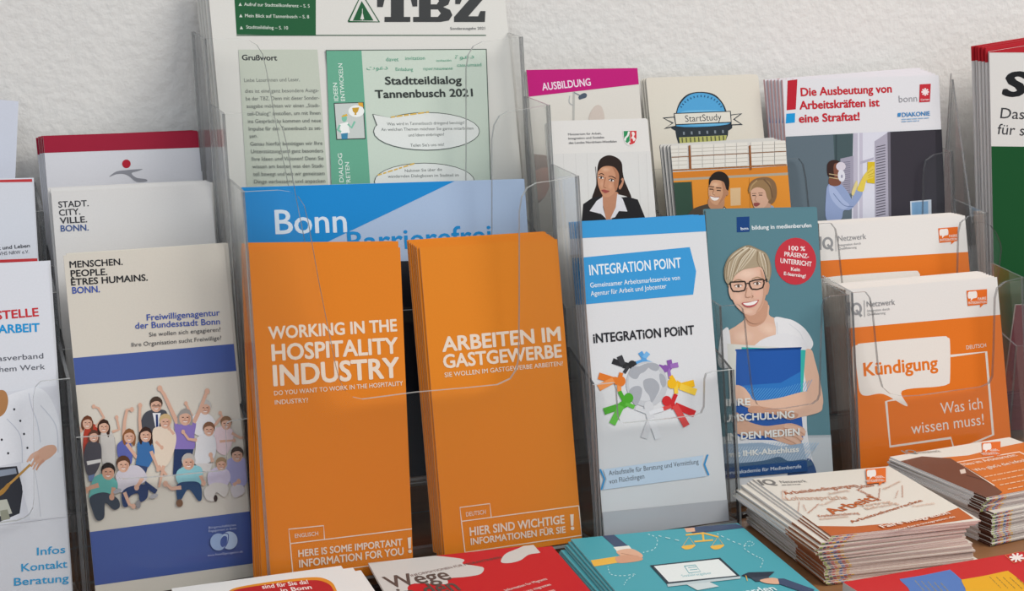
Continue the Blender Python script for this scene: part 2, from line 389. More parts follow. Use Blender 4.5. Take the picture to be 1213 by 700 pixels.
def crowd(L):
    F = '#d6ac96'; F2 = '#c99a82'
    def arm(pts, wd=13, col=F, hand=True):
        L.line(pts, wd, col, w2=wd*.7)
        if hand: L.ell(pts[-1][0], pts[-1][1], wd*.62, wd*.75, col, n=10)
    def head(x, y, r, hair, skin=F, long=0, grey=False):
        if long: L.blob([(x-r*.95, y-r*.4), (x, y-r*1.25), (x+r*.95, y-r*.3), (x+r*1.0, y+r*.9), (x+r*.75, y+r*long), (x+r*.3, y+r*.9), (x-r*.4, y+r*.9), (x-r*.7, y+r*long*.9), (x-r*1.05, y+r*.8)], hair)
        else: L.ell(x, y-r*.25, r*1.0, r*1.05, hair, n=14)
        L.ell(x, y+r*.16, r*.83, r*.98, skin, n=14)
        L.blob([(x-r*.85, y-r*.25), (x-r*.6, y-r*.95), (x, y-r*1.15), (x+r*.65, y-r*.95), (x+r*.85, y-r*.2), (x+r*.3, y-r*.55), (x-r*.3, y-r*.5)], hair)
        L.line([(x-r*.45, y), (x-r*.18, y)], r*.13, '#4a3028'); L.line([(x+r*.18, y), (x+r*.45, y)], r*.13, '#4a3028')
        L.line([(x-r*.28, y+r*.53), (x, y+r*.63), (x+r*.28, y+r*.53)], r*.14, '#efe6df')
        L.blob([(x+r*.45, y-r*.3), (x+r*.72, y), (x+r*.6, y+r*.6), (x+r*.2, y+r*1.0), (x+r*.42, y+r*.5)], '#c4937c')
        L.line([(x-r*.34, y+r*.47), (x+r*.34, y+r*.47)], r*.08, '#9a4a42')
        L.line([(x, y+r*.05), (x-r*.08, y+r*.3)], r*.1, '#b97f66')
    # back row
    arm([(60, 250), (38, 220), (30, 205)], 13); L.blob([(68, 250), (85, 225), (110, 218), (125, 240), (120, 330), (75, 380), (64, 330)], '#b5402f')
    arm([(118, 230), (150, 190), (128, 152), (108, 145)], 12); head(82, 212, 24, '#6b3f2a', long=1.5)
    arm([(185, 250), (214, 240), (203, 190)], 12); L.blob([(138, 262), (165, 245), (190, 262), (198, 330), (195, 400), (150, 395), (140, 330)], '#c9c5c0'); head(150, 228, 25, '#3b241c', long=1.8)
    L.blob([(310, 190), (330, 165), (365, 158), (405, 162), (416, 195), (412, 250), (360, 300), (300, 250)], '#4b4d55'); L.poly([(352, 172), (386, 172), (378, 232), (364, 232)], '#e4e6ea'); L.poly([(365, 178), (374, 178), (376, 228), (366, 232)], '#2f3d6a')
    head(367, 138, 27, '#4a3a30'); L.line([(350, 143), (386, 143)], 3, '#3a302c')
    arm([(545, 240), (505, 165), (490, 132)], 12); L.blob([(515, 190), (560, 170), (605, 195), (615, 260), (560, 270), (520, 250)], '#e1e0e2'); head(570, 150, 26, '#bdbab5'); arm([(600, 235), (640, 185), (632, 172)], 12)
    L.blob([(445, 205), (485, 198), (530, 208), (525, 265), (522, 322), (446, 325), (445, 265)], '#8a78bb')
    arm([(455, 215), (430, 160), (400, 95), (382, 70)], 17); arm([(522, 212), (548, 160), (570, 100), (578, 82)], 17)
    L.poly([(442, 322), (522, 322), (510, 380), (478, 372), (462, 430), (436, 430)], '#2c3c63'); head(487, 190, 30, '#9a9692', long=1.1)
    L.blob([(612, 240), (645, 228), (685, 245), (680, 300), (655, 345), (620, 330), (608, 290)], '#e2ccd0'); arm([(680, 255), (715, 275), (735, 272)], 12); arm([(630, 290), (690, 285)], 11); head(657, 215, 24, '#8a6a50')
    # middle row
    L.blob([(352, 245), (385, 228), (430, 235), (450, 270), (440, 330), (410, 390), (365, 395), (358, 330)], '#e3d3c0'); arm([(440, 260), (420, 235)], 12); arm([(365, 290), (390, 315)], 12)
    L.line([(398, 390), (378, 480)], 13, F, w2=8); L.line([(375, 390), (410, 430)], 12, F); head(405, 208, 26, '#c9ad7e')
    arm([(232, 265), (236, 205), (246, 158), (266, 157)], 14); L.blob([(208, 300), (240, 280), (262, 300), (268, 352), (258, 385), (215, 360), (205, 335)], '#5d66ab'); arm([(245, 300), (285, 355), (330, 370)], 15); head(255, 268, 26, '#8a5a38', long=1.6)
    arm([(302, 250), (298, 200), (300, 140)], 14); L.blob([(290, 295), (320, 288), (352, 305), (358, 345), (330, 400), (285, 392), (288, 340)], '#3d6ea6'); arm([(345, 330), (375, 405)], 14); head(323, 262, 27, '#3a2620', long=1.7)
    L.poly([(280, 385), (332, 395), (322, 428), (282, 420)], '#39496e'); L.poly([(318, 450), (372, 490), (362, 508), (320, 480)], '#2f3f66')
    L.blob([(535, 275), (580, 258), (612, 280), (610, 350), (570, 385), (525, 380), (530, 320)], '#dcdcde'); arm([(535, 285), (500, 280), (478, 250)], 13); L.poly([(530, 380), (600, 380), (590, 415), (540, 412)], '#d3cfcc'); head(585, 240, 25, '#7e5a44')
    L.blob([(66, 345), (82, 295), (115, 285), (138, 310), (136, 375), (112, 425), (84, 430), (70, 390)], '#4d4a52'); L.poly([(78, 372), (138, 362), (136, 376), (82, 388)], '#dedbd8'); head(108, 268, 22, '#5f3f33', long=1.3); L.poly([(84, 432), (112, 425), (105, 455), (88, 455)], '#6b7fa6')
    # crouching row
    L.blob([(655, 375), (690, 355), (740, 365), (750, 420), (735, 470), (690, 480), (660, 430)], '#a4a3cd'); L.blob([(675, 478), (720, 470), (732, 500), (690, 522)], '#d2cdd0'); arm([(685, 470), (708, 455)], 15); head(702, 345, 27, '#45372f')
    arm([(600, 375), (592, 345)], 14); L.blob([(580, 425), (620, 395), (665, 410), (672, 450), (640, 490), (590, 480)], '#cfc6da'); L.blob([(565, 490), (610, 460), (665, 475), (650, 520), (615, 500), (605, 535), (575, 530)], '#d5d0ca'); L.ell(612, 525, 8, 14, '#3a2a26'); head(636, 385, 24, '#a5896a')
    L.blob([(455, 410), (500, 390), (550, 395), (560, 435), (548, 470), (480, 475), (450, 450)], '#8fc7d0'); L.blob([(452, 470), (500, 455), (548, 465), (555, 525), (540, 535), (515, 500), (495, 490), (470, 530), (455, 535)], '#2e4a70'); L.ell(463, 545, 14, 16, '#7b5a44'); arm([(470, 480), (430, 485), (405, 465)], 17); arm([(550, 430), (562, 462)], 16); head(500, 375, 29, '#b9b4ae')
    L.blob([(200, 425), (235, 395), (290, 390), (325, 425), (320, 455), (270, 480), (215, 500), (205, 460)], '#ccc7d0'); L.blob([(225, 500), (262, 475), (325, 470), (330, 520), (300, 540), (290, 505), (255, 520), (248, 558), (228, 555)], '#2f3f66'); arm([(235, 500), (255, 550), (272, 558)], 15); arm([(310, 440), (285, 480)], 17); L.ell(292, 550, 10, 18, '#8f8d90'); head(230, 385, 29, '#5a3c2c')
    L.blob([(92, 500), (108, 440), (150, 425), (200, 450), (205, 485), (180, 510), (95, 525)], '#62aba4'); L.blob([(92, 520), (150, 500), (205, 525), (215, 560), (190, 572), (155, 545), (150, 605), (120, 615), (100, 570)], '#3c4450'); arm([(128, 470), (95, 480), (75, 492)], 20, F2); arm([(190, 480), (182, 520)], 18, F2); head(167, 415, 30, '#241c1a', F2)
    for x, y in ((356, 516), (205, 495)): L.ell(x, y, 18, 9, '#a9a9ae', -20)
crowd(L)
L.part('logo'); L.zoom(*Z2)
L.ell(583, 568, 22, 23, '#9fb6da', 0); L.ell(612, 564, 22, 24, '#b9cbe4', 0); L.blob([(590, 560), (598, 552), (606, 556), (604, 574), (594, 582), (588, 574)], '#4a5e9e'); L.line([(597, 545), (609, 548), (607, 570), (596, 588)], 2.4, '#4a5e9e', sm=True)
L.text('Bürgerschaftliches', 557, 533, 630, 525, 6, '#b8c2de'); L.text('Engagement in Bonn', 557, 542, 631, 534, 6, '#b8c2de'); L.text('www.freiwilligenagentur.de', 554, 607, 648, 596, 6, '#b8c2de')
behind(L, [(.0008, .001, -.3), (.001, .0010, -.6)], 'cream MENSCHEN leaflet standing # from the front in its rack', 'cream MENSCHEN leaflets', .0004)

L = leaf('leaflet', 'white STADT CITY VILLE BONN leaflet behind the cream MENSCHEN leaflet', 'leaflet', 'B', 1, (60.5, 227.7), (250, 219.6), t=.0014, col='#d8d6d4', rad=.0008)
L.part('title_text'); L.zoom(*Z1); K = '#3a3b40'
L.text('STADT.', 157, 352, 237, 348, 16, K, .02); L.text('CITY.', 159, 374, 215, 370, 16, K, .02); L.text('VILLE.', 161, 395, 233, 391, 16, K, .02); L.text('BONN.', 163, 416, 237, 413, 16, '#41598f', .02)
behind(L, [(0, .0028, 0), (.0005, .003, -.5), (0, .004, .3), (.0005, .0035, 0)], 'white STADT leaflet standing # from the front in its rack', 'white STADT leaflets', .0008)

L = leaf('leaflet', 'white leaflet with crimson top band and grey dancing figure logo', 'leaflet', 'B', 2, (51, 161), (235.5, 155.5), t=.0012, col='#d3d3d8')
L.part('crimson_band'); L.zoom(*Z1); L.poly([(60, 150), (600, 130), (600, 189), (60, 208)], '#9c1d37')
L.part('logo'); L.ell(338, 235, 11.5, 11.5, '#b01f33'); L.blob([(292, 270), (310, 256), (335, 252), (358, 250), (381, 249), (370, 254), (352, 260), (365, 272), (390, 276), (392, 282), (365, 283), (345, 268), (330, 262), (310, 263)], '#8c8d94')
behind(L, [(0, .0006, .25), (0, .0008, .5), (0, .0012, .75), (0, .0012, 1.15)], 'crimson banded leaflet standing # from the front behind the STADT leaflet', 'crimson banded leaflets', .001, ('crimson_band',))

# ---------------------------------------------------------------- far left: chef leaflet and the two behind it
L = leaf('leaflet', 'white leaflet with a chef photo and blue Infos Kontakt Beratung at far left', 'leaflet', 'A', 0, (0, 312), (57, 309), t=.0012, col='#dcdfe6')
# the leaflet runs on past the left edge of the photograph
def widen(L, wd):
    dx = L.w-wd
    for v in L.o.data.vertices:
        if v.co.x < 0: v.co.x += dx
    L.R = (L.R[0]+dx, *L.R[1:]); L.w = wd
widen(L, .099)
L.part('title_text'); L.zoom(*Z25)
L.text('STELLE', -14, 345, 160, 330, 34, '#c8363c', .03); L.text('ARBEIT', -6, 402, 164, 394, 34, '#1c97d8', .03)
L.part('sponsor_text'); L.text('asverband', -8, 517, 180, 505, 22, '#5b5d66'); L.text('hem Werk', -2, 562, 187, 550, 22, '#5b5d66')
L.zoom(*Z17); C = '#35a0d6'
L.part('contact_text'); L.text('Infos', 110, 594, 193, 587, 22, C, .015); L.text('Kontakt', 64, 642, 199, 630, 22, C, .015); L.text('Beratung', 42, 684, 203, 672, 22, C, .015)
L.part('chef_photo')
L.poly([(-250, 150), (0, 112), (180, 90), (198, 480), (0, 505), (-250, 540)], '#d5d8e0')
L.poly([(-250, 355), (50, 330), (68, 400), (58, 470), (0, 495), (-250, 530)], '#34363d'); L.poly([(-60, 350), (46, 336), (50, 352), (-60, 372)], '#8b95a5'); L.poly([(-60, 440), (20, 428), (36, 470), (-60, 492)], '#b7b9ae'); L.poly([(0, 462), (22, 458), (30, 486), (4, 492)], '#8e9080')
L.blob([(-60, 190), (10, 130), (60, 108), (120, 100), (160, 150), (190, 260), (185, 300), (130, 320), (85, 320), (60, 318), (0, 330), (-60, 345)], '#e3e6ec')
L.poly([(62, 320), (160, 300), (195, 320), (198, 480), (90, 488), (66, 400)], '#dfe2e8')
L.line([(85, 115), (95, 160), (110, 200), (120, 260)], 2.5, '#c3c8d4', sm=True); L.line([(20, 190), (60, 240), (66, 320)], 2.5, '#c3c8d4', sm=True); L.line([(120, 150), (165, 210), (172, 290)], 3, '#c6cbd6', sm=True); L.line([(100, 330), (112, 400), (120, 480)], 2.5, '#c9cdd6', sm=True)
for x, y in ((42, 162), (60, 196), (71, 235), (81, 276), (5, 252), (24, 292)): L.ell(x, y, 3.2, 3.6, '#33353c')
L.blob([(-30, 120), (0, 105), (18, 112), (24, 140), (14, 172), (-10, 188), (-30, 180)], '#b07f52')
L.blob([(98, 300), (112, 284), (135, 270), (160, 268), (168, 284), (150, 304), (128, 316), (108, 322)], '#d4a890')
for P, k in (([(112, 288), (98, 300), (88, 316)], '#d8b09a'), ([(116, 300), (102, 314), (92, 332)], '#cf9f86'), ([(122, 308), (108, 322), (98, 340)], '#d4a890'), ([(130, 312), (116, 326), (107, 342)], '#c99880'), ([(108, 290), (92, 300), (80, 318)], '#d8b09a')): L.line(P, 9, k, w2=5, sm=True)
L.line([(90, 325), (40, 372), (-10, 416)], 7, '#b98f4f'); L.blob([(12, 392), (24, 380), (30, 386), (10, 412), (-10, 420)], '#a47b3e')
behind(L, [(.0006, -.0008, .1), (.001, .0004, -.2)], 'white chef leaflet standing # from the front in the far left rack', 'white chef leaflets')
L = leaf('leaflet', 'white leaflet with red line on top reading VHS NRW, second step at far left', 'leaflet', 'A', 1, (0, 213), (38, 212), t=.001, col='#d4d7df'); widen(L, .099)
L.part('red_line'); L.zoom(*Z1); L.poly([(-120, 268), (100, 274), (100, 283), (-120, 286)], '#c03a3e')
L.part('small_text'); L.text('t und Leben', -4, 465, 80, 458, 9.5, '#3b3c42', .03); L.text('VHS NRW e.V.', -3, 480, 78, 474, 9.5, '#5a5b62')
L.part('red_base_line'); L.poly([(-120, 496), (115, 487), (115, 495), (-120, 504)], '#c03a3e')
behind(L, [(-.0003, .001, -.4), (.0005, .0005, .3)], 'white VHS NRW leaflet standing # from the front at far left', 'white VHS NRW leaflets')
L = leaf('leaflet', 'plain pale blue-white leaflet at far left, rear step against the wall', 'leaflet', 'A', 2, (0, 118), (22, 120), t=.0016, col='#ccd0dc'); widen(L, .099)
L.part('cream_top'); L.zoom(0, 0, 1); L.poly([(-60, 100), (40, 100), (40, 151), (-60, 149)], '#d9d6d0')
# ---------------------------------------------------------------- orange leaflets
ORG = '#df8122'; W_ = '#ead9c6'
L = leaf('leaflet', 'orange WORKING IN THE HOSPITALITY INDUSTRY leaflet', 'leaflet', 'C', 0, (295, 296), (474, 293), t=.0008, col=ORG, edge='#d9a071')
L.part('title_text'); L.zoom(*Z4)
L.text('WORKING IN THE', 122, 504, 500, 480, 35, W_, .035); L.text('HOSPITALITY', 132, 568, 503, 545, 46, W_, .035); L.text('INDUSTRY', 137, 642, 507, 616, 58, W_, .035)
L.part('question_text'); L.text('DO YOU WANT TO WORK IN THE HOSPITALITY', 137, 671, 518, 641, 13, W_, .02); L.text('INDUSTRY?', 139, 698, 237, 691, 13, W_, .02)
L.part('notice_box'); L.zoom(*Z5)
L.line([(150, 541), (145, 495), (261, 483), (264, 529)], 3.4, W_); L.line([(150, 543), (575, 491), (582, 592), (160, 652)], 3.4, W_, True)
L.text('ENGLISCH', 166, 524, 243, 515, 13, W_, .02); L.text('HERE IS SOME IMPORTANT', 178, 587, 522, 548, 22, W_, .03); L.text('INFORMATION FOR YOU', 181, 622, 526, 579, 24, W_, .03)
L.poly([(539, 523), (551, 521), (550, 558), (542, 559)], W_); L.ell(547, 568, 6, 6, W_)
behind(L, [(-.0008, .0012, .05), (-.0014, .0045, -.3), (-.002, .002, .1), (-.003, .0045, .1), (-.0036, .002, 0)], 'orange English leaflet standing # from the front behind WORKING IN THE HOSPITALITY', 'orange English leaflets', .0004)
L = leaf('leaflet', 'orange ARBEITEN IM GASTGEWERBE leaflet', 'leaflet', 'C', 0, (497, 293), (660, 283), t=.0008, col='#e08523', edge='#e0b48c')
L.part('title_text'); L.zoom(*Z4)
L.text('ARBEITEN IM', 637, 541, 985, 508, 41, W_, .035); L.text('GASTGEWERBE', 640, 590, 988, 557, 38, W_, .035); L.part('question_text'); L.text('SIE WOLLEN IM GASTGEWERBE ARBEITEN?', 642, 617, 992, 582, 13, W_, .02)
L.part('notice_box'); L.zoom(*Z5)
L.line([(718, 468), (713, 423), (812, 410), (817, 456)], 3.4, W_); L.line([(718, 469), (1107, 417), (1118, 515), (730, 572)], 3.4, W_, True)
L.text('DEUTSCH', 734, 453, 799, 444, 14, W_, .02); L.text('HIER SIND WICHTIGE', 747, 517, 1060, 475, 27, W_, .03); L.text('INFORMATIONEN FÜR SIE', 750, 547, 1063, 506, 21, W_, .03)
L.poly([(1078, 446), (1090, 445), (1089, 483), (1081, 484)], W_); L.ell(1086, 492, 6, 6, W_)
behind(L, [(-.0012, .001, .1), (-.0018, .002, .1), (-.0024, .003, .1), (-.0032, .004, .1), (-.004, .0055, .2), (-.0046, .006, .2)], 'orange German leaflet standing # from the front behind ARBEITEN IM GASTGEWERBE', 'orange German leaflets', .0006)

# ---------------------------------------------------------------- blue Bonn Barrierefrei brochure and the newspaper
L = leaf('brochure', 'blue Bonn Barrierefrei brochure behind the orange leaflets', 'brochure', 'C', 1, (286, 222), (621, 212), t=.003, col='#a8bcd8')
L.part('blue_field'); L.zoom(*Z4); L.poly([(30, 30), (672, 36), (655, 44), (480, 128), (270, 228), (180, 270), (60, 480), (20, 480)], '#1687cd')
L.part('dark_cover_photo'); L.poly([(0, 285), (1000, 262), (1000, 1300), (0, 1300)], '#272b33'); L.poly([(0, 420), (1000, 400), (1000, 440), (0, 470)], '#3b3d40'); L.part('title_text'); L.text('Bonn', 142, 193, 352, 187, 70, '#d6e2ee', .012); L.text('Barrierefrei', 357, 246, 780, 222, 58, '#1a88cb', .012)
behind(L, [(.001, .0005, 0)], 'blue Bonn Barrierefrei brochure standing # behind the orange leaflets', 'blue Bonn brochures')
L = leaf('newspaper', 'white TBZ district newspaper with green triangle logo at top', 'newspaper', 'C', 2, (249.5, 20), (600, 17), t=.0016, col='#d9d7d1', zbot=.0935)
for v in L.o.data.vertices:
    if v.co.y > L.h*.5: v.co.y += .030
L.h += .030; L.R = (*L.R[:3], L.h)
G1 = '#1f5a36'; G2 = '#67a88d'
L.part('contents_box'); L.zoom(*Z3)
L.poly([(163, -60), (445, -60), (445, 121), (174, 118)], G1)
for x, y in ((186, 15), (188, 54), (190, 95)): L.poly([(x-5, y+5), (x, y-6), (x+6, y+5)], '#cfd8cc')
L.text('Aufruf zur Stadtteilkonferenz – S. 5', 200, 20, 424, 26, 11, '#cfd8cc', .02); L.text('Mein Blick auf Tannenbusch – S. 8', 203, 59, 422, 63, 11, '#cfd8cc', .02); L.text('Stadtteildialog – S. 10', 207, 98, 350, 101, 11, '#cfd8cc', .02)
L.line([(174, 121), (1027, 121)], 3, '#2f5a40')
L.part('masthead'); D = '#3b3d3e'
L.line([(556, 74), (602, -22), (662, 75), (556, 74)], 5, G1); L.poly([(572, 70), (602, 4), (642, 70)], G1); L.poly([(597, 66), (604, 40), (610, 66)], '#d9d7d1'); L.line([(604, 70), (604, 30)], 2, '#d9d7d1')
def slab(P): L.poly(P, D)
slab([(654, -26), (792, -26), (792, 22), (776, 22), (770, -2), (746, -2), (746, 58), (768, 58), (768, 75), (680, 75), (680, 58), (702, 58), (702, -2), (680, -2), (674, 24), (655, 24)])
slab([(778, -26), (870, -26), (898, -18), (904, 0), (898, 16), (880, 24), (904, 34), (912, 52), (900, 70), (872, 75), (778, 75), (778, 58), (798, 58), (798, -8), (778, -8)])
L.poly([(838, -8), (858, -8), (866, 4), (858, 15), (838, 15)], '#d9d7d1'); L.poly([(838, 33), (862, 33), (872, 46), (862, 58), (838, 58)], '#d9d7d1')
slab([(922, -26), (1022, -26), (1022, -8), (966, 56), (1000, 56), (1008, 38), (1025, 38), (1023, 75), (918, 75), (918, 58), (974, -6), (946, -6), (938, 14), (922, 14)])
L.text('Sonderausgabe 2021', 905, 102, 1024, 101, 9, '#55575a')
L.part('greeting_column'); L.poly([(180, 170), (450, 170), (492, 700), (212, 700)], '#c0c6b8'); T = '#767a75'
L.text('Grußwort', 193, 206, 312, 207, 18, '#35383a', .035)
for i, t in enumerate(['Liebe Leserinnen und Leser,', '', 'dies ist eine ganz besondere Ausga-', 'be der TBZ. Denn mit dieser Sonder-', 'ausgabe möchten wir einen „Stadt-', 'teil-Dialog“ anstoßen, um mit Ihnen', 'ins Gespräch zu kommen und neue', 'Impulse für den Tannenbusch zu set-', 'zen.', 'Genau hierfür benötigen wir Ihre', 'Unterstützung und ganz besonders', 'Ihre Ideen und Visionen! Denn Sie', 'wissen am besten was den Stadt-', 'teil bewegt und wie wir gemeinsam', 'Dinge verbessern und anpacken']):
    if not t: continue
    y = 281 if i == 0 else 318+(i-2)*25.8; x = 200 if i == 0 else 203+(i-2)*2.5
    x1 = 390 if i == 0 else (246 if t == 'zen.' else 455+(i-2)*1.8)
    L.text(t, x, y, x1, y-3, 12.5, T, .005)
L.part('dialogue_panel')
L.poly([(477, 172), (1028, 168), (1046, 700), (524, 700)], '#4c5a52'); L.poly([(480, 175), (1025, 171), (1043, 700), (527, 700)], '#c7d3c6'); L.poly([(480, 175), (600, 174), (634, 700), (500, 700)], G2)
for t, a, b, c, d in (('IDEEN', 521, 346, 516, 284), ('ENTWICKELN', 544, 346, 534, 218), ('IN DIALOG', 541, 660, 533, 525), ('TRETEN', 564, 640, 557, 555)): L.text(t, a, b, c, d, 14, '#e2ece4', .01)
L.poly([(505, 353), (607, 350), (614, 476), (514, 479)], '#3e4745'); L.poly([(508, 356), (604, 353), (611, 473), (517, 476)], '#c7ccc8')
L.ell(582, 381, 27, 20, '#eef0ec'); L.poly([(568, 370), (592, 368), (588, 382), (582, 388), (583, 394), (575, 394), (577, 388), (570, 382)], '#c89c38'); L.poly([(588, 352), (604, 352), (606, 368), (590, 362)], '#dba63c')
L.ell(541, 405, 9, 13, '#7fbfa6'); L.poly([(531, 398), (549, 390), (553, 397), (534, 401)], '#e0b040'); L.poly([(525, 425), (553, 418), (560, 455), (530, 460)], '#eef0ec'); L.line([(553, 425), (566, 438), (577, 416)], 7, '#7fbfa6'); L.line([(526, 428), (518, 445), (530, 452)], 7, '#7fbfa6'); L.poly([(530, 458), (553, 455), (552, 476), (532, 477)], '#3f86a8')
for t, a, b, c, d, h in (('davet', 684, 210, 727, 210, 13), ('invitation', 750, 206, 817, 205, 12), ('invitación', 856, 212, 907, 211, 8), ('\uFE93\uFEEE\uFECB\uFEA9', 920, 203, 985, 200, 14), ('\uFE95\uFEEE\uFECB\uFEA9', 618, 240, 690, 238, 14), ('Einladung', 717, 243, 776, 243, 11), ('приглашение', 812, 241, 912, 239, 9), ('casuumaad', 927, 229, 1010, 227, 11)): L.text(t, a, b, c, d, h, G2)
L.text('Stadtteildialog', 682, 290, 942, 287, 26, '#343a38', .025); L.text('Tannenbusch 2021', 648, 336, 980, 330, 26, '#343a38', .025)
for (cx, cy, rx, ry, tail) in ((822, 450, 180, 63, [(640, 393), (655, 432), (700, 404)]), (815, 622, 170, 62, [(640, 650), (660, 640), (700, 600)])):
    for q, c in ((2.4, '#4a5450'), (0, '#dfe2de')):
        L.ell(cx, cy, rx+q, ry+q, c); L.poly([(tail[0][0]-q*1.3, tail[0][1]-q), (tail[1][0]-q, tail[1][1]+q), tail[2]], c)
for i, (t, a, b, c, d) in enumerate((('Was wird in Tannenbusch dringend benötigt?', 687, 430, 952, 425), ('An welchen Themen möchten Sie gerne mitarbeiten', 667, 449, 982, 444), ('und Ideen einbringen?', 760, 468, 882, 465), ("Teilen Sie's uns mit!", 767, 503, 882, 500), ('Nehmen Sie über die', 748, 590, 875, 585), ('wandernden Dialogboxen im Stadtteil im', 690, 609, 932, 604))): L.text(t, a, b, c, d, 10, '#4d5553')
L.scribble(700, 402, 830, 384, 5, '#d9b45a', 3); L.scribble(655, 600, 780, 560, 5, '#d9b45a', 4)
behind(L, [(-.0008, .0002, .2), (-.0012, .0005, .4), (-.0016, .0002, .55), (-.002, .0005, .7)], 'TBZ newspaper standing # from the front of its pile', 'TBZ newspapers', .0014)

# ---------------------------------------------------------------- globe leaflet
L = leaf('leaflet', 'white INTEGRATION POINT leaflet with globe ringed by coloured figures', 'leaflet', 'D', 0, (686.5, 262), (834.7, 254.6), t=.001, col='#dbdcde')
BL = '#3a98d4'
L.part('blue_top_band'); L.zoom(*Z8); L.poly([(30, 40), (320, 30), (320, 74), (30, 90)], BL)
L.part('title_arrow'); L.poly([(52, 128), (268, 107), (281, 156), (275, 203), (54, 223)], BL)
L.text('INTEGRATION POINT', 66, 164, 251, 148, 20, '#e6eef4', .02); L.text('Gemeinsamer Arbeitsmarktservice von', 67, 189, 248, 173, 9.5, '#e6eef4', .015); L.text('Agentur für Arbeit und Jobcenter', 68, 206, 221, 190, 9.5, '#e6eef4', .015)
L.part('heading_text'); L.text('iNTEGRATiON POiNT', 74, 301, 277, 283, 18, '#2a2b30', .03)
L.part('globe_picture'); L.zoom(*Z14)
def fig(col, hx, hy, b0, b1, l1, l2, a1, a2, dk, wd=26):
    wd *= 1.04
    L.line([b0, b1], wd*1.15, col); L.line([b1, l1], wd*.95, col, w2=wd*1.05); L.line([b1, l2], wd*.95, dk, w2=wd*1.05)
    L.line([b0, a1], wd*.62, col); L.line([b0, a2], wd*.62, dk); L.ell(hx, hy, wd*.72, wd*.78, col)
fig('#2e2e31', 205, 112, (190, 118), (168, 112), (124, 96), (152, 76), (222, 104), (172, 146), '#3c3c40', 22)
fig('#5a9fd8', 254, 98, (254, 92), (254, 84), (238, 60), (272, 62), (222, 104), (286, 106), '#78b4e4', 18)
fig('#8a58a8', 342, 128, (356, 128), (364, 118), (358, 92), (396, 112), (316, 116), (362, 168), '#9d70b8', 19)
L.ell(266, 192, 86, 94, '#c4c6ca'); L.ell(260, 184, 70, 78, '#d0d2d6')
for P in ([(190, 150), (205, 122), (235, 118), (262, 108), (272, 122), (255, 142), (238, 150), (225, 170), (205, 168)], [(262, 108), (300, 106), (318, 120), (306, 138), (280, 130)], [(192, 222), (206, 205), (232, 200), (246, 215), (240, 250), (222, 282), (205, 262), (194, 246)], [(252, 178), (285, 168), (310, 184), (318, 212), (300, 250), (285, 268), (275, 240), (256, 214)], [(318, 150), (338, 158), (346, 190), (334, 206), (322, 186)]): L.blob(P, '#a9acb3')
fig('#e07a2c', 158, 180, (150, 182), (128, 176), (66, 158), (66, 208), (160, 145), (152, 222), '#ea9450')
fig('#f0b920', 370, 190, (384, 190), (402, 202), (462, 188), (470, 226), (364, 158), (388, 232), '#f6cc48')
fig('#4ea72e', 190, 250, (178, 272), (160, 282), (88, 306), (122, 358), (152, 222), (214, 288), '#62b944')
fig('#cc2c30', 348, 262, (366, 282), (382, 280), (464, 316), (430, 366), (386, 234), (330, 296), '#d84a48')
fig('#d2d3d6', 273, 284, (276, 312), (282, 336), (254, 416), (314, 418), (218, 290), (334, 296), '#dfe0e3')
L.part('advice_banner'); L.poly([(84, 546), (500, 487), (492, 525), (514, 574), (84, 630), (98, 586)], '#c6d8ea')
L.line([(72, 545), (90, 586), (77, 630)], 7, BL); L.line([(518, 484), (504, 525), (522, 570)], 7, BL)
L.text('Anlaufstelle für Beratung und Vermittlung', 108, 571, 480, 522, 20, '#40444c'); L.text('von Flüchtlingen', 110, 606, 255, 583, 20, '#40444c')
L.part('painted_lip_reflection'); L.zoom(*Z8); L.poly([(60, 646), (360, 616), (360, 680), (60, 700)], '#b9bbc0')  # grey reflection strip at the acrylic lip, put into the leaflet's colour
behind(L, [(-.0008, 0, .15), (-.0014, .0004, .3), (-.002, .0005, .4), (-.0025, .0008, .5)], 'white INTEGRATION POINT leaflet standing # from the front of its pile', 'white INTEGRATION POINT leaflets', .001, ('blue_top_band', 'title_arrow'))
# ---------------------------------------------------------------- ministry and training leaflets
L = leaf('leaflet', 'white ministry leaflet with dark-haired woman in a black jacket', 'leaflet', 'D', 1, (647.5, 143.5), (767, 140), t=.001, col='#dcdad6', rad=.002)
L.part('header_text'); L.zoom(*Z18); K = '#55565a'
L.text('Ministerium für Arbeit,', 171, 158, 376, 151, 13, K, .01); L.text('Integration und Soziales', 173, 183, 392, 175, 13, K, .01); L.text('des Landes Nordrhein-Westfalen', 175, 210, 469, 200, 13, K, .01)
L.part('coat_of_arms'); L.blob([(508, 128), (550, 127), (590, 127), (592, 175), (580, 208), (552, 221), (524, 208), (511, 175)], '#e0dedb'); 
L.poly([(511, 131), (549, 130), (548, 192), (532, 206), (518, 190), (512, 165)], '#2a8a55'); L.poly([(550, 130), (590, 129), (590, 175), (578, 204), (560, 214), (551, 192)], '#c8353a')
L.line([(544, 134), (536, 160), (524, 172), (520, 190)], 11, '#e6e6e2', sm=True); L.blob([(560, 140), (572, 136), (580, 150), (574, 165), (584, 180), (572, 194), (566, 178), (556, 176), (564, 160)], '#e8e0dc'); L.ell(552, 208, 6, 7, '#c8353a')
L.part('portrait_photo')
L.poly([(40, 272), (690, 255), (710, 720), (40, 720)], '#d6d5d2')
for x in (140, 215, 285, 600, 650): L.line([(x, 270), (x+18, 700)], 3, '#cac9c6')
L.blob([(355, 330), (372, 300), (405, 282), (440, 282), (478, 300), (500, 330), (505, 380), (515, 430), (540, 490), (558, 540), (520, 530), (480, 520), (420, 500), (370, 545), (318, 548), (330, 500), (345, 450), (348, 380)], '#271a16')
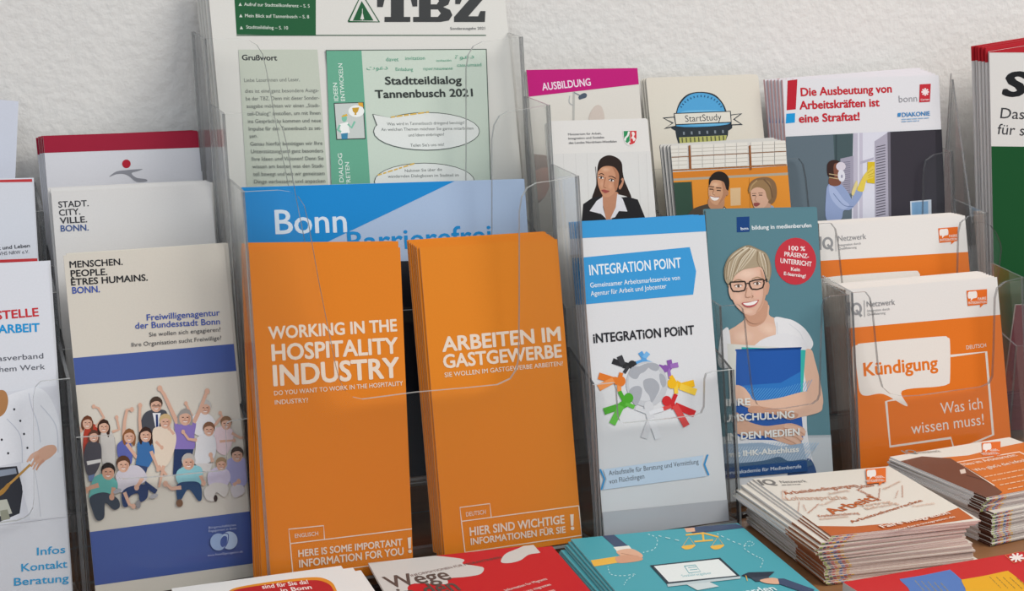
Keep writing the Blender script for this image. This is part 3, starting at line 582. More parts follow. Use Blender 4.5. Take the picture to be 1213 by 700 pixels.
L.poly([(250, 720), (262, 580), (320, 540), (380, 530), (420, 600), (470, 540), (540, 535), (598, 552), (650, 680), (655, 720)], '#1d1c20')
L.blob([(388, 520), (470, 505), (480, 560), (455, 640), (430, 680), (405, 680), (392, 620), (380, 560)], '#b98468')
L.poly([(302, 622), (345, 560), (382, 535), (384, 600), (402, 668), (372, 640)], '#d9d8dd'); L.poly([(430, 668), (462, 600), (472, 515), (505, 548), (534, 625), (482, 622), (458, 660)], '#d9d8dd')
L.blob([(352, 385), (360, 352), (385, 338), (430, 340), (470, 358), (482, 400), (478, 450), (460, 500), (430, 530), (400, 538), (378, 520), (358, 475), (350, 430)], '#c58f70')
L.soft(400, 368, 32, 18, '#c58f70', '#d4a486'); L.soft(378, 458, 18, 26, '#c58f70', '#d09c7e'); L.soft(430, 470, 18, 24, '#c58f70', '#cf9a7b')
L.blob([(440, 345), (472, 358), (484, 410), (478, 460), (462, 500), (452, 450), (462, 400)], '#ad7759'); L.blob([(484, 455), (500, 420), (512, 432), (504, 468), (488, 490), (480, 478)], '#b98468')
L.blob([(352, 380), (358, 340), (385, 312), (440, 318), (480, 350), (490, 420), (500, 440), (478, 470), (482, 400), (455, 355), (410, 345), (375, 355)], '#271a16')
for x, y in ((372, 418), (436, 434)):
    L.ell(x, y, 15, 6.5, '#e6ddd6', 10); L.ell(x, y, 6.5, 6.5, '#37241c'); L.line([(x-18, y-4), (x, y-9), (x+18, y-1)], 4, '#3d241b', sm=True)
L.line([(358, 398), (376, 392), (390, 402)], 4.5, '#3d241b', sm=True); L.line([(418, 410), (440, 410), (462, 424)], 4.5, '#3d241b', sm=True)
L.line([(400, 415), (390, 455), (388, 474), (402, 480)], 4, '#9c674c', sm=True); L.blob([(374, 494), (392, 490), (404, 494), (424, 500), (404, 512), (388, 508)], '#a2504a'); L.line([(374, 496), (400, 500), (424, 500)], 2, '#743430')
L.line([(338, 350), (345, 450), (335, 500)], 3, '#3a2a22', sm=True)
behind(L, [(-.001, -.001, 0)], 'white ministry leaflet standing # from the front in the same pocket', 'white ministry leaflets')
L = leaf('leaflet', 'AUSBILDUNG leaflet with a slanted magenta band on top', 'leaflet', 'D', 2, (623.5, 82.9), (755, 80.5), t=.001, col='#d6d2ca')
L.part('magenta_band'); L.zoom(*Z6); L.poly([(20, 50), (520, 50), (520, 124), (20, 181)], '#ba0a72'); L.text('AUSBILDUNG', 136, 150, 318, 131, 27, '#e8d3e0', .025)
L.part('photo'); L.line([(254, 155), (252, 262)], 8, '#b4b3ae'); L.line([(238, 170), (236, 195), (250, 206)], 2.5, '#a4a8ac', sm=True); L.blob([(272, 172), (290, 160), (302, 164), (300, 176), (284, 182), (274, 184)], '#4a5666'); L.line([(254, 158), (275, 168)], 4, '#7c848c')
L.part('reflected_portrait'); L.blob([(60, 400), (120, 392), (160, 400), (178, 420), (172, 470), (150, 540), (110, 580), (60, 560)], '#8a7167'); L.blob([(96, 470), (140, 440), (168, 460), (150, 540), (110, 560)], '#c09080'); L.part('faded_figure'); L.blob([(320, 225), (340, 205), (360, 215), (366, 262), (312, 262)], '#c9bdb4')  # brown shapes: portrait reflected in the rack side, put into this leaflet's colour
behind(L, [(-.0012, -.001, 0)], 'AUSBILDUNG leaflet standing # from the front of its pocket', 'AUSBILDUNG leaflets')

# ---------------------------------------------------------------- teal leaflet: woman in glasses
L = leaf('leaflet', 'teal bildung in medienberufen leaflet with a smiling blonde woman in glasses', 'leaflet', 'E', 0, (836, 248.8), (967.7, 246), t=.001, col='#57808b', edge='#9fb3b6')
L.part('brand_line'); L.zoom(*Z21); L.poly([(186, 75), (252, 72), (253, 151), (187, 154)], '#12407c'); L.text('bm', 208, 142, 246, 140, 14, '#dfe6ec', .03); L.text('bildung in medienberufen', 266, 140, 573, 127, 20, '#dfe6e8', .03)
L.part('red_badge'); L.ell(491, 304, 107, 122, '#c0333f'); Wt = '#eee0de'
L.text('100 %', 457, 246, 540, 250, 22, Wt, .03); L.text('PRÄSENZ-', 433, 277, 559, 289, 22, Wt, .03); L.text('UNTERRICHT', 412, 312, 573, 331, 24, Wt, .03); L.text('Kein', 467, 353, 512, 356, 18, Wt, .03); L.text('E-learning!', 430, 375, 542, 389, 17, Wt, .03)
L.part('portrait_photo'); SK = '#d9b39c'; SK2 = '#c4967d'
L.zoom(*Z22); L.poly([(80, 445), (620, 437), (620, 800), (80, 800)], '#bcc3c8'); L.poly([(440, 440), (620, 436), (620, 446), (440, 450)], '#a9b1b7')
# shirt and shoulders
L.zoom(*Z15)
L.blob([(185, 440), (320, 420), (330, 480), (370, 500), (430, 520), (420, 640), (250, 680), (110, 680), (100, 580), (150, 540), (195, 500)], SK)
L.soft(330, 560, 70, 40, '#d9b39c', '#e4c2ae', 15); L.soft(190, 600, 60, 40, '#d9b39c', '#e4c2ae')
L.blob([(195, 470), (250, 510), (318, 470), (300, 520), (250, 545), (210, 530)], SK2)
L.blob([(360, 495), (420, 500), (470, 515), (530, 560), (572, 630), (560, 670), (530, 680), (545, 760), (380, 760), (365, 640), (368, 560)], '#dfe0e2')
L.blob([(60, 600), (80, 560), (105, 555), (118, 640), (120, 760), (50, 760)], '#dfe0e2')
L.line([(372, 520), (378, 600), (390, 650)], 4, '#c9ccd1', sm=True); L.line([(440, 530), (500, 580), (525, 640)], 4, '#cfd2d6', sm=True)
L.zoom(*Z22)
L.blob([(320, 20), (420, 40), (450, 100), (440, 200), (440, 420), (466, 560), (470, 640), (150, 640), (140, 400), (200, 100)], '#dcdde0')
L.blob([(420, 540), (460, 545), (475, 620), (380, 640), (360, 590)], '#34517f')
# arm
L.blob([(430, 92), (458, 86), (472, 130), (490, 200), (505, 280), (502, 320), (470, 345), (430, 360), (420, 330), (440, 260), (428, 180)], SK)
# folders
L.poly([(108, 60), (322, 74), (326, 300), (120, 300)], '#d5d6cf')
L.poly([(168, 74), (434, 86), (418, 300), (165, 300)], '#36b1a8')
L.blob([(146, 100), (152, 92), (270, 86), (405, 84), (413, 92), (412, 300), (416, 470), (300, 460), (150, 440), (144, 300)], '#2257a6')
L.poly([(146, 300), (146, 235), (330, 222), (413, 175), (413, 300)], '#2c72bb')
for i in range(24): L.line([(150+i*11.5, 296), (150+i*11.5+45, 296-(52 if i < 12 else 52+(i-12)*3.2))], 2, '#5ea0d4')
for i in range(0, 26): L.line([(140+i*11.5, 540), (140+i*11.5+60, 470)], 2.2, '#8db7d8')
# forearms and hands
L.blob([(140, 235), (175, 240), (200, 268), (225, 295), (320, 285), (430, 258), (490, 270), (500, 300), (495, 340), (420, 362), (360, 372), (290, 340), (210, 330), (150, 300)], SK)
L.blob([(210, 318), (300, 328), (400, 350), (370, 375), (290, 350), (200, 345)], SK2)
L.blob([(145, 345), (190, 380), (260, 400), (320, 395), (375, 390), (425, 410), (430, 440), (410, 445), (415, 478), (380, 480), (340, 470), (300, 455), (250, 440), (180, 440), (140, 420)], '#cfa58d')
for P in ([(345, 400), (405, 412), (432, 428)], [(350, 420), (400, 440), (420, 458)], [(345, 440), (390, 462), (408, 478)]): L.line(P, 16, '#d8b29c', w2=11, sm=True); L.line([(x-6, y+9) for x, y in P], 2, '#a87a64', sm=True)
L.zoom(*Z15)
# neck, face, hair
L.blob([(188, 420), (310, 400), (318, 470), (300, 510), (250, 530), (205, 505)], SK2)
L.blob([(82, 280), (80, 225), (100, 170), (135, 132), (180, 105), (218, 96), (265, 115), (312, 140), (335, 190), (341, 245), (330, 290), (318, 300), (300, 230), (120, 320), (98, 310)], '#8f8068')
L.blob([(106, 300), (130, 220), (200, 195), (280, 215), (305, 270), (312, 330), (306, 390), (280, 450), (240, 482), (200, 478), (165, 452), (138, 420), (118, 370)], '#d9b09a')
L.soft(205, 255, 78, 42, '#d9b09a', '#e6c6b2', -4); L.soft(158, 385, 34, 34, '#d9b09a', '#e3bba6'); L.soft(262, 365, 30, 36, '#d9b09a', '#e0b29c'); L.soft(212, 462, 34, 16, '#d9b09a', '#e2bda8')
L.blob([(104, 330), (114, 320), (126, 362), (130, 395), (118, 392), (106, 360)], SK); L.blob([(308, 310), (322, 300), (330, 320), (322, 360), (308, 368)], SK2)
L.blob([(280, 230), (306, 280), (312, 340), (304, 395), (276, 452), (255, 470), (290, 400), (296, 320)], '#c99c83')
L.blob([(84, 280), (92, 200), (130, 140), (200, 108), (265, 120), (315, 150), (332, 210), (330, 280), (318, 292), (300, 240), (285, 215), (240, 220), (185, 232), (140, 265), (118, 310), (100, 310)], '#a8987f')
for P in ([(210, 110), (150, 170), (118, 290)], [(235, 112), (190, 170), (135, 262)], [(255, 120), (225, 170), (175, 230)], [(275, 130), (285, 175), (300, 235)], [(200, 105), (120, 165), (98, 270)]): L.line(P, 11, '#c9bca4', w2=3, sm=True)
for P in ([(228, 112), (178, 172), (150, 245)], [(245, 116), (208, 168), (160, 236)], [(215, 108), (140, 168), (108, 285)], [(290, 140), (306, 190), (314, 260)]): L.line(P, 6, '#d6ccb8', w2=2, sm=True)
for P in ([(222, 116), (165, 180), (128, 270)], [(265, 130), (262, 180), (275, 215)], [(300, 145), (318, 200), (322, 270)], [(185, 118), (105, 190), (92, 285)]): L.line(P, 7, '#8c7a60', w2=3, sm=True)
for x, y in ((158, 322), (262, 308)):
    L.ell(x, y, 18, 7, '#efe6df', -6); L.ell(x, y, 8, 7.5, '#5c4a40'); L.line([(x-24, y-2), (x, y-10), (x+22, y-4)], 4, '#6b4c3e', sm=True); L.line([(x-30, y-24), (x, y-36), (x+30, y-26)], 5, '#a2876a', sm=True)
L.line([(112, 300), (150, 298), (194, 296), (200, 318), (192, 345), (160, 352), (128, 350), (116, 330)], 7, '#2c2420', True); L.line([(218, 298), (250, 288), (296, 284), (300, 305), (292, 330), (262, 340), (232, 338), (220, 318)], 7, '#2c2420', True)
L.line([(196, 312), (206, 306), (219, 308)], 6, '#2c2420'); L.line([(298, 292), (318, 284)], 6, '#2c2420'); L.line([(113, 306), (104, 312)], 6, '#2c2420')
L.line([(206, 330), (198, 372), (206, 384), (226, 380)], 4, '#b98d75', sm=True); L.line([(234, 372), (240, 380), (232, 386)], 4, '#b98d75')
L.blob([(176, 416), (200, 410), (224, 408), (250, 402), (270, 398), (256, 424), (228, 438), (198, 436)], '#b7585a'); L.blob([(184, 417), (214, 413), (262, 402), (248, 420), (224, 428), (200, 428)], '#f0ece8')
L.zoom(*Z22); L.poly([(60, 478), (250, 470), (330, 486), (420, 472), (436, 545), (60, 600)], '#93a9bf')
for i in range(34): L.line([(70+i*11, 560), (70+i*11+44, 486)], 2, '#bccbd9')
L.blob([(60, 560), (130, 556), (250, 545), (320, 528), (360, 545), (430, 540), (434, 570), (60, 610)], '#44627f')
L.part('title_text'); Wt = '#e2e3e0'
for t, a, b, c, d, h in (('IHRE', 102, 318, 200, 314, 28), ('UMSCHULUNG', 94, 384, 383, 366, 28), ('IN DEN MEDIEN', 108, 460, 405, 438, 28), ('mit IHK-Abschluss', 108, 530, 402, 507, 22)): L.text(t, a, b, c, d, h, Wt, .04)
L.part('footer_band'); L.poly([(60, 578), (434, 543), (440, 588), (60, 622)], '#1f4a80'); L.text('Berufsakademie für Medienberufe', 94, 602, 412, 574, 14, '#c9d3de', .03)
behind(L, [(-.0005, .0008, .1), (.001, .001, -.1)], 'teal leaflet standing # from the front behind the blonde woman leaflet', 'teal bildung in medienberufen leaflets')

L = leaf('leaflet', 'leaflet with photo of a smiling man and woman before orange cupboards', 'leaflet', 'E', 1, (794, 171.4), (930, 166.5), t=.0012, col='#d2cfc9', rad=.0018, edge='#70747a')
L.part('classroom_photo'); L.zoom(*Z19)
L.poly([(100, 490), (700, 450), (720, 760), (100, 760)], '#d98b2f'); L.poly([(100, 484), (700, 452), (700, 490), (100, 520)], '#cf7c25'); L.poly([(100, 514), (700, 482), (700, 494), (100, 524)], '#a99f8d')
L.poly([(138, 530), (228, 526), (240, 690), (144, 690)], '#2f4a3c'); L.poly([(408, 556), (456, 553), (456, 634), (410, 637)], '#d6b489'); L.line([(495, 510), (500, 690)], 2.5, '#a5651f'); L.line([(230, 524), (240, 690)], 3, '#8a5418')
for x0, x1 in ((130, 212), (228, 490), (502, 668)):
    for y0, y1 in ((362, 410), (415, 470)):
        n = round((x1-x0)/52)
        for i in range(n):
            a = x0+(x1-x0)*i/n; b = x0+(x1-x0)*(i+1)/n-3; dy = -(a-130)*.05
            L.poly([(a, y0+dy), (b, y0+dy-2), (b, y1+dy-2), (a, y1+dy)], '#dcd8cf')
            for q in (.33, .66): L.line([(a, y0+(y1-y0)*q+dy), (b, y0+(y1-y0)*q+dy-2)], 2, '#a8a296')
for x in (215, 493): L.poly([(x, 360), (x+8, 358), (x+14, 470), (x+4, 472)], '#8a4f22')
L.line([(130, 414), (668, 386)], 3, '#8d5c34'); L.line([(130, 474), (668, 448)], 5, '#a2632c')
def two(L):
    L.blob([(220, 700), (232, 655), (290, 632), (345, 622), (385, 645), (400, 700)], '#4a4138'); L.blob([(312, 600), (372, 590), (378, 640), (345, 665), (308, 640)], '#b88767')
    L.blob([(312, 540), (318, 500), (345, 480), (378, 484), (400, 510), (402, 550), (392, 580), (388, 540), (360, 520), (325, 525)], '#201814')
    L.blob([(306, 570), (312, 530), (330, 512), (368, 515), (388, 535), (394, 570), (380, 605), (350, 632), (325, 626), (310, 600)], '#cc9a78'); L.soft(338, 540, 22, 14, '#cc9a78', '#dcb090'); L.soft(326, 584, 12, 14, '#cc9a78', '#d9ab8b'); L.blob([(366, 516), (390, 540), (394, 572), (378, 606), (352, 630), (374, 580)], '#b27f60'); L.ell(393, 578, 6, 12, '#b27f60')
    L.blob([(310, 545), (314, 505), (350, 492), (390, 512), (396, 560), (388, 560), (376, 528), (345, 518), (322, 522)], '#201814')
    for x, y in ((320, 560), (354, 566)): L.line([(x-9, y), (x+9, y+1)], 4.5, '#2e1e18'); L.line([(x-12, y-12), (x+12, y-10)], 4, '#2e1e18')
    L.line([(332, 562), (326, 582), (336, 588)], 3, '#9c6b50', sm=True); L.blob([(314, 592), (334, 598), (356, 598), (344, 612), (324, 610)], '#efe6e0'); L.line([(312, 591), (334, 597), (358, 597)], 3, '#9a5248')
    L.poly([(350, 660), (382, 646), (388, 700), (345, 700)], '#d9d9da')
    L.blob([(500, 700), (520, 655), (560, 640), (600, 636), (612, 660), (612, 700)], '#93a0b4'); L.blob([(535, 620), (585, 610), (590, 660), (545, 665)], '#c0957c')
    L.blob([(490, 570), (500, 530), (530, 510), (580, 506), (612, 528), (622, 575), (612, 615), (590, 628), (560, 600), (520, 560)], '#7f6144')
    L.blob([(500, 580), (508, 556), (535, 548), (570, 560), (585, 600), (572, 635), (545, 655), (520, 648), (508, 620)], '#d3a78e')
    L.blob([(492, 580), (500, 540), (535, 520), (585, 525), (600, 580), (588, 612), (576, 600), (565, 565), (535, 552), (510, 560)], '#93744f'); L.line([(530, 520), (506, 545), (498, 572)], 6, '#ad8d64', sm=True); L.line([(560, 515), (590, 550), (600, 600)], 6, '#6b5038', sm=True)
    for x, y in ((516, 590), (546, 588)): L.line([(x-8, y), (x+8, y)], 4, '#3a2a22'); L.line([(x-10, y-9), (x+10, y-10)], 3, '#7a5a44')
    L.line([(526, 592), (520, 612), (530, 616)], 3, '#a87c66', sm=True); L.blob([(514, 626), (530, 622), (544, 628), (530, 640), (518, 638)], '#8f4a46')
two(L)
behind(L, [(-.0002, .0006, .4), (-.0004, .0012, .9), (-.0006, .0024, 1.3)], 'leaflet standing # from the front behind the cupboard photo leaflet', 'cupboard photo leaflets', .0008)
L = leaf('leaflet', 'cream StartStudy leaflet with a round blue emblem', 'leaflet', 'E', 2, (765, 92), (898, 88), t=.0012, col='#d8d2c5', rad=.0025)
L.part('round_emblem'); L.zoom(*Z19); N = '#26303a'
L.blob([(152, 290), (156, 220), (175, 160), (215, 122), (275, 112), (335, 124), (375, 165), (394, 215), (402, 290)], N)
L.blob([(160, 270), (164, 205), (184, 160), (222, 126), (275, 117), (330, 130), (368, 165), (386, 212), (396, 262)], '#4f9fd0'); L.blob([(170, 262), (172, 222), (200, 200), (330, 196), (380, 210), (388, 262)], '#6cb2da')
L.poly([(154, 284), (400, 272), (398, 310), (382, 350), (172, 360), (160, 320)], '#2a333b')
for i in range(6): L.poly([(190+i*36, 296-i*1.6), (198+i*36, 296-i*1.6), (199+i*36, 310-i*1.6), (191+i*36, 310-i*1.6)], '#7d8791')
L.poly([(172, 322), (392, 312), (384, 350), (178, 362)], '#b3b46a')
for i in range(11): L.line([(186+i*19, 324-i), (188+i*19, 346-i)], 6, '#5d6140')
for i in range(15):
    a = math.radians(205+i*9.2); L.line([(275+98*math.cos(a), 218+82*math.sin(a)), (275+107*math.cos(a), 218+91*math.sin(a))], 5, '#275a80')
L.part('ribbon_title')
for P, c in (([(96, 231), (152, 226), (160, 272), (102, 283), (140, 256)], N), ([(106, 235), (148, 231), (155, 268), (114, 276), (148, 255)], '#d8d2c5'), ([(408, 217), (464, 211), (428, 238), (466, 264), (412, 266)], N), ([(412, 221), (452, 215), (420, 239), (454, 260), (414, 262)], '#d8d2c5'), ([(148, 210), (410, 200), (414, 254), (154, 265)], N), ([(152, 214), (406, 204), (410, 250), (158, 261)], '#dcd7cb')): L.poly(P, c)
L.text('StartStudy', 201, 251, 368, 242, 30, '#3a3f44', .0)
behind(L, [(-.0002, .0002, .3), (-.0004, .0003, .6)], 'cream StartStudy leaflet standing # from the front of its pocket', 'cream StartStudy leaflets')

# ---------------------------------------------------------------- orange and white booklets on the right
def bubble_logo(L, x, y, k):
    O = '#dd6a22'
    L.poly([(x, y+4*k), (x+50*k, y), (x+50*k, y+36*k), (x+42*k, y+37*k), (x+33*k, y+45*k), (x+33*k, y+38*k), (x+3*k, y+41*k)], O)
    L.blob([(x+4*k, y+8*k), (x+14*k, y+6*k), (x+24*k, y+6*k), (x+25*k, y+20*k), (x+16*k, y+23*k), (x+10*k, y+29*k), (x+10*k, y+23*k), (x+4*k, y+22*k)], '#e8e2dc')
    L.text('FAIRE', x+28*k, y+27*k, x+48*k, y+25*k, 6*k, '#e8e2dc', .02); L.text('INTEGRATION', x+5*k, y+37*k, x+48*k, y+34*k, 6*k, '#e8e2dc', .02)
def iq(L, x, y, k):
    """the grey network letters with their underline text"""
    Gy = '#8f9092'
    L.poly([(x, y), (x+7*k, y), (x+7*k, y+34*k), (x, y+34*k)], Gy); L.ell(x+23*k, y+17*k, 14*k, 16*k, Gy); L.ell(x+23*k, y+17*k, 7.5*k, 10*k, '#e2dfdb'); L.line([(x+22*k, y+20*k), (x+36*k, y+36*k)], 6*k, Gy)
    L.line([(x+43*k, y-5*k), (x+44*k, y+38*k)], 1.4*k, Gy)
    L.text('Netzwerk', x+50*k, y+12*k, x+122*k, y+6*k, 14*k, Gy, .01); L.text('Integration durch', x+51*k, y+25*k, x+108*k, y+20*k, 6*k, Gy); L.text('Qualifizierung', x+51*k, y+34*k, x+97*k, y+30*k, 6*k, Gy)
OR2 = '#dc731f'
for kk, nm, lab in ((0, 'Kündigung', 'white and orange Kündigung booklet with speech bubbles, in the front pocket'), (1, '', 'white and orange booklet with speech bubble, standing on the step behind Kündigung')):
    if kk == 0: L = leaf('booklet', lab, 'booklet', 'F', 0, (1001.5, 343), (1181, 328), t=.0025, col='#dfdcd8', edge='#e3c4b2')
    else: L = leaf('booklet', lab, 'booklet', 'F', 1, (966.5, 265.8), (1143, 255.2), t=.0025, col='#dfdcd8', edge='#e3c4b2', h=.150)
    L.part('orange_field'); L.zoom(*Z9)
    dx, dy = (0, 0) if kk == 0 else (-70, -163)
    if kk == 0: L.poly([(100, 352), (620, 306), (640, 900), (100, 900)], OR2)
    else: L.poly([(40, 186), (600, 152), (620, 700), (40, 700)], OR2)
    if kk == 0:
        L.part('bubble_title')
        L.blob([(170, 400), (176, 388), (200, 383), (370, 368), (396, 370), (402, 385), (402, 470), (396, 484), (370, 490), (285, 500), (298, 538), (240, 508), (200, 512), (184, 506), (178, 480)], '#e2ddd6')
        L.text('Kündigung', 193, 464, 372, 446, 31, OR2, .03)
        L.part('second_bubble'); c = '#e0d9d0'
        L.line([(403, 415), (490, 405), (507, 607), (430, 640), (415, 655), (404, 615), (256, 636), (246, 526), (275, 520)], 6, c)
        L.text('Was ich', 380, 557, 482, 543, 27, c, .0); L.text('wissen muss!', 308, 606, 485, 582, 27, c, .0); L.text('DEUTSCH', 442, 399, 490, 393, 9, c, .01)
        L.line([(165, 392), (168, 510)], 4, c)
    else:
        L.part('bubble_title'); L.blob([(72, 240), (80, 228), (140, 219), (300, 208), (326, 212), (330, 240), (340, 330), (80, 340)], '#e2ddd6')
    L.part('network_logo'); iq(L, *((152, 284, .95) if kk == 0 else (82, 124, .95)))
    L.part('bubble_logo'); bubble_logo(L, *((442, 252, 1.0) if kk == 0 else (373, 100, .96)))
    if kk == 0: behind(L, [(-.0003, .0008, .1), (-.0005, .0016, .1), (-.0008, .0026, .1), (-.001, .0036, .2), (-.0012, .0046, .2), (-.0013, .0052, .2), (-.0014, .0056, .3)], 'Kündigung booklet standing # from the front of its pile', 'Kündigung booklets', .0002, ('orange_field',))
    else: behind(L, [(-.0001, .0008, .1), (-.0002, .0016, .1), (-.0004, .0024, .1), (-.0006, .003, .2), (-.0008, .0036, .2)], 'orange bubble booklet standing # from the front on the middle step', 'orange bubble booklets on the middle step', .0004, ('orange_field',))

tA = math.radians(8.85); nA = Vector((0, -math.cos(tA), math.sin(tA)))
L = leaf('booklet', 'white booklet Die Ausbeutung von Arbeitskräften with photo of a masked window cleaner', 'booklet', 'F', 2, (927, 94.4), (1112, 89), n=nA, p=Vector((0, .1420, .30)), t=.0022, col='#dcdce0', zbot=.094, edge='#dcb2b4')  # pink edges: red reflected light put into the edge colour
RD = '#c02430'
L.part('red_and_blue_marks'); L.zoom(*Z7); L.poly([(463, 95), (494, 91), (489, 186), (460, 189)], '#b81f30'); L.poly([(459, 200), (487, 198), (486, 228), (457, 231)], '#1b95d4')
L.part('title_text'); L.text('Die Ausbeutung von', 506, 144, 793, 132, 25, RD, .035); L.text('Arbeitskräften ist', 502, 186, 754, 176, 25, RD, .035); L.text('eine Straftat!', 500, 228, 691, 220, 25, RD, .035)
L.part('sponsor_logos'); L.text('bonn', 816, 164, 874, 161, 21, '#9a9aa0', -.0); L.poly([(882, 107), (917, 105), (914, 162), (880, 164)], '#c02c38')
for a in range(4):
    q = math.radians(a*45); L.line([(899-12*math.cos(q), 131-12*math.sin(q)), (899+12*math.cos(q), 131+12*math.sin(q))], 5, '#ecdfe0')
L.text('Caritas', 885, 159, 911, 157, 6, '#ecdfe0', .02); L.text('DIAKONIE', 826, 210, 914, 205, 13, '#3f86c0', .04); L.poly([(812, 198), (822, 197), (821, 209), (811, 210)], '#3f86c0'); L.scribble(824, 218, 912, 213, 3, '#8fb0d0', 5); L.scribble(824, 225, 880, 222, 3, '#8fb0d0', 6)
L.part('window_cleaner_photo'); L.zoom(*Z20)
L.poly([(-80, 132), (1100, 76), (1100, 900), (-80, 900)], '#5f6e78'); L.poly([(330, 113), (475, 105), (475, 300), (340, 320)], '#46585c'); L.poly([(345, 112), (356, 112), (356, 300), (345, 300)], '#38474c')
L.poly([(468, 104), (720, 92), (720, 900), (455, 900)], '#d5d6e2'); L.poly([(468, 104), (500, 103), (500, 700), (468, 700)], '#b9b6c6'); L.poly([(510, 102), (534, 101), (534, 700), (510, 700)], '#bfbccc'); L.poly([(516, 300), (610, 270), (612, 288), (516, 318)], '#b0aec0')
L.poly([(380, 280), (470, 260), (470, 520), (380, 520)], '#9c99ab')
for i in range(16): L.line([(400, 305+i*14), (448, 300+i*14)], 4, '#6c6a7c')
L.poly([(616, 160), (705, 100), (715, 900), (620, 900)], '#a9a6b6')
for i in range(26): L.line([(626, 200+i*19), (690, 185+i*19)], 6, '#54525f')
L.poly([(705, 96), (1100, 76), (1100, 900), (718, 900)], '#38353d'); L.poly([(705, 96), (724, 95), (732, 900), (716, 900)], '#6f6c78'); L.poly([(1035, 80), (1100, 76), (1100, 900), (1050, 900)], '#2c2a31')
L.blob([(282, 700), (280, 520), (292, 462), (320, 452), (380, 456), (430, 510), (460, 560), (478, 500), (532, 505), (512, 560), (470, 612), (440, 634), (400, 640), (380, 700)], '#8fa0c6'); L.blob([(300, 470), (340, 480), (400, 560), (440, 600), (400, 630), (350, 600), (310, 540)], '#a5b4d6'); L.line([(330, 520), (400, 600), (470, 610)], 5, '#6d7da6', sm=True)
L.blob([(300, 455), (306, 410), (372, 420), (380, 456), (340, 470)], '#7a4d3c'); L.blob([(286, 350), (292, 310), (322, 290), (362, 294), (380, 320), (372, 380), (330, 410), (305, 408), (290, 390)], '#3a2622'); L.blob([(336, 318), (372, 312), (395, 350), (395, 400), (380, 430), (345, 420), (332, 370)], '#7d503f')
L.ell(382, 334, 33, 31, '#d3cdd8'); L.ell(386, 398, 25, 42, '#dadbe4', -6); L.line([(300, 385), (362, 395)], 5, '#c8b48a'); L.line([(300, 408), (366, 420)], 5, '#c8b48a'); L.ell(388, 402, 7, 12, '#9a9aae')
L.poly([(566, 302), (616, 302), (616, 452), (562, 446)], '#d4b826'); L.blob([(494, 495), (512, 450), (540, 395), (570, 360), (600, 330), (614, 345), (606, 370), (612, 392), (600, 415), (575, 420), (555, 440), (540, 500), (520, 508)], '#dcc552'); 
for P in ([(565, 380), (606, 352)], [(570, 396), (610, 378)], [(570, 410), (606, 400)]): L.line(P, 4, '#b39a2c')
L.blob([(455, 520), (470, 470), (490, 430), (498, 460), (484, 500), (468, 535)], '#d8c98a')
L.part('blue_panel'); L.poly([(860, 574), (1006, 562), (1008, 700), (864, 700)], '#c8d2de'); L.poly([(870, 582), (984, 573), (986, 700), (874, 700)], '#7ea7cc')
behind(L, [(.0002, .0012, .5), (.0004, .002, .95), (.0006, .003, 1.4), (.0008, .0038, 1.8), (.001, .005, 2.3)], 'white Die Ausbeutung booklet standing # from the front of its pile', 'white Die Ausbeutung booklets', .0006, ('red_and_blue_marks',))

# ---------------------------------------------------------------- green brochure at the far right
GN = Vector((0, -1, 0))
L = Sheet('brochure', 'large green and white brochure with bold S at the far right edge', 'brochure', GN, Vector((0, .112, .3)), (1172, 61), (1213, 59.5), h=.30, t=.0014, col='#dcdbd8', width=.2, edge='#cfcfcf')
R5 = Matrix.Rotation(math.radians(-5.5), 4, 'Y')
TLw = hit(1172, 61, L.p, GN)
L.M = Matrix.Translation(TLw) @ R5 @ Matrix.Translation(-TLw) @ L.M; L.Mi = L.M.inverted(); L.o.matrix_world = L.M
L.part('green_field'); L.zoom(*Z16); L.poly([(-100, 302), (300, 306), (900, 316), (900, 1600), (-100, 1600)], '#17512a')
L.part('title_text'); L.text('S', 124, 176, 172, 177, 58, '#1f2023', .05, .18); L.text('Das', 116, 233, 176, 236, 26, '#3a3b3f', .0); L.text('für s', 108, 273, 176, 277, 26, '#3a3b3f', .0)
L.part('red_top_line'); L.poly([(80, 50), (900, 46), (900, 68), (80, 68)], '#b5242e')
L.flush(); gb = L
behind(L, [(-.0012, .003, .0), (-.002, .004, .1), (-.003, .0045, .2), (-.0036, .005, .1), (-.0045, .005, .3)], 'green brochure standing # from the front of the pile at the far right', 'green brochures at the far right', .0013)
for o in list(COL.objects):
    if o.get('group') == 'green brochures at the far right' and o is not gb.o:
        bm = bmesh.new(); box(bm, -gb.w/2-.0001, gb.w/2+.0001, gb.h-.012, gb.h+.0001, -gb.t-.0001, .0001); q = mesh_obj('red_top_band', bm, [ink('#b5242e')], o)
# rack of the far right brochures
gx0 = .574; gx1 = gx0+.235
root = empty('leaflet_rack', Matrix.Translation((gx0+.117, .11, TABLE_Z))); tag(root, 'clear acrylic rack at the far right edge holding the green brochures', 'leaflet rack')
O = root.matrix_world.translation
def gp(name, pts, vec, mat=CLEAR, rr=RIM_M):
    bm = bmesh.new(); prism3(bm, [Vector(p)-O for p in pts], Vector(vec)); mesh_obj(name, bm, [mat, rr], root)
yb, yf, ym = .138, .100, .060
def at_y(px, py, y): q = hit(px, py, Vector((0, y, 0)), Vector((0, 1, 0))); return (q.x, q.z)
tabp = [at_y(x, y, yf) for x, y in ((1166, 263.5), (1174, 267), (1181, 276), (1186, 288), (1187, 297), (1185, 312), (1183, 330))]
tz = tabp[0][1]
gp('front_panel', [(gx0, yf, TABLE_Z), (gx1, yf, TABLE_Z), (gx1, yf, tz), (gx1-.03, yf, tz), (gx1-.03, yf, .13), (tabp[-1][0], yf, .13)] + [(x, yf, z) for x, z in tabp[::-1]] + [(gx0, yf, tz)], (0, .002, 0))
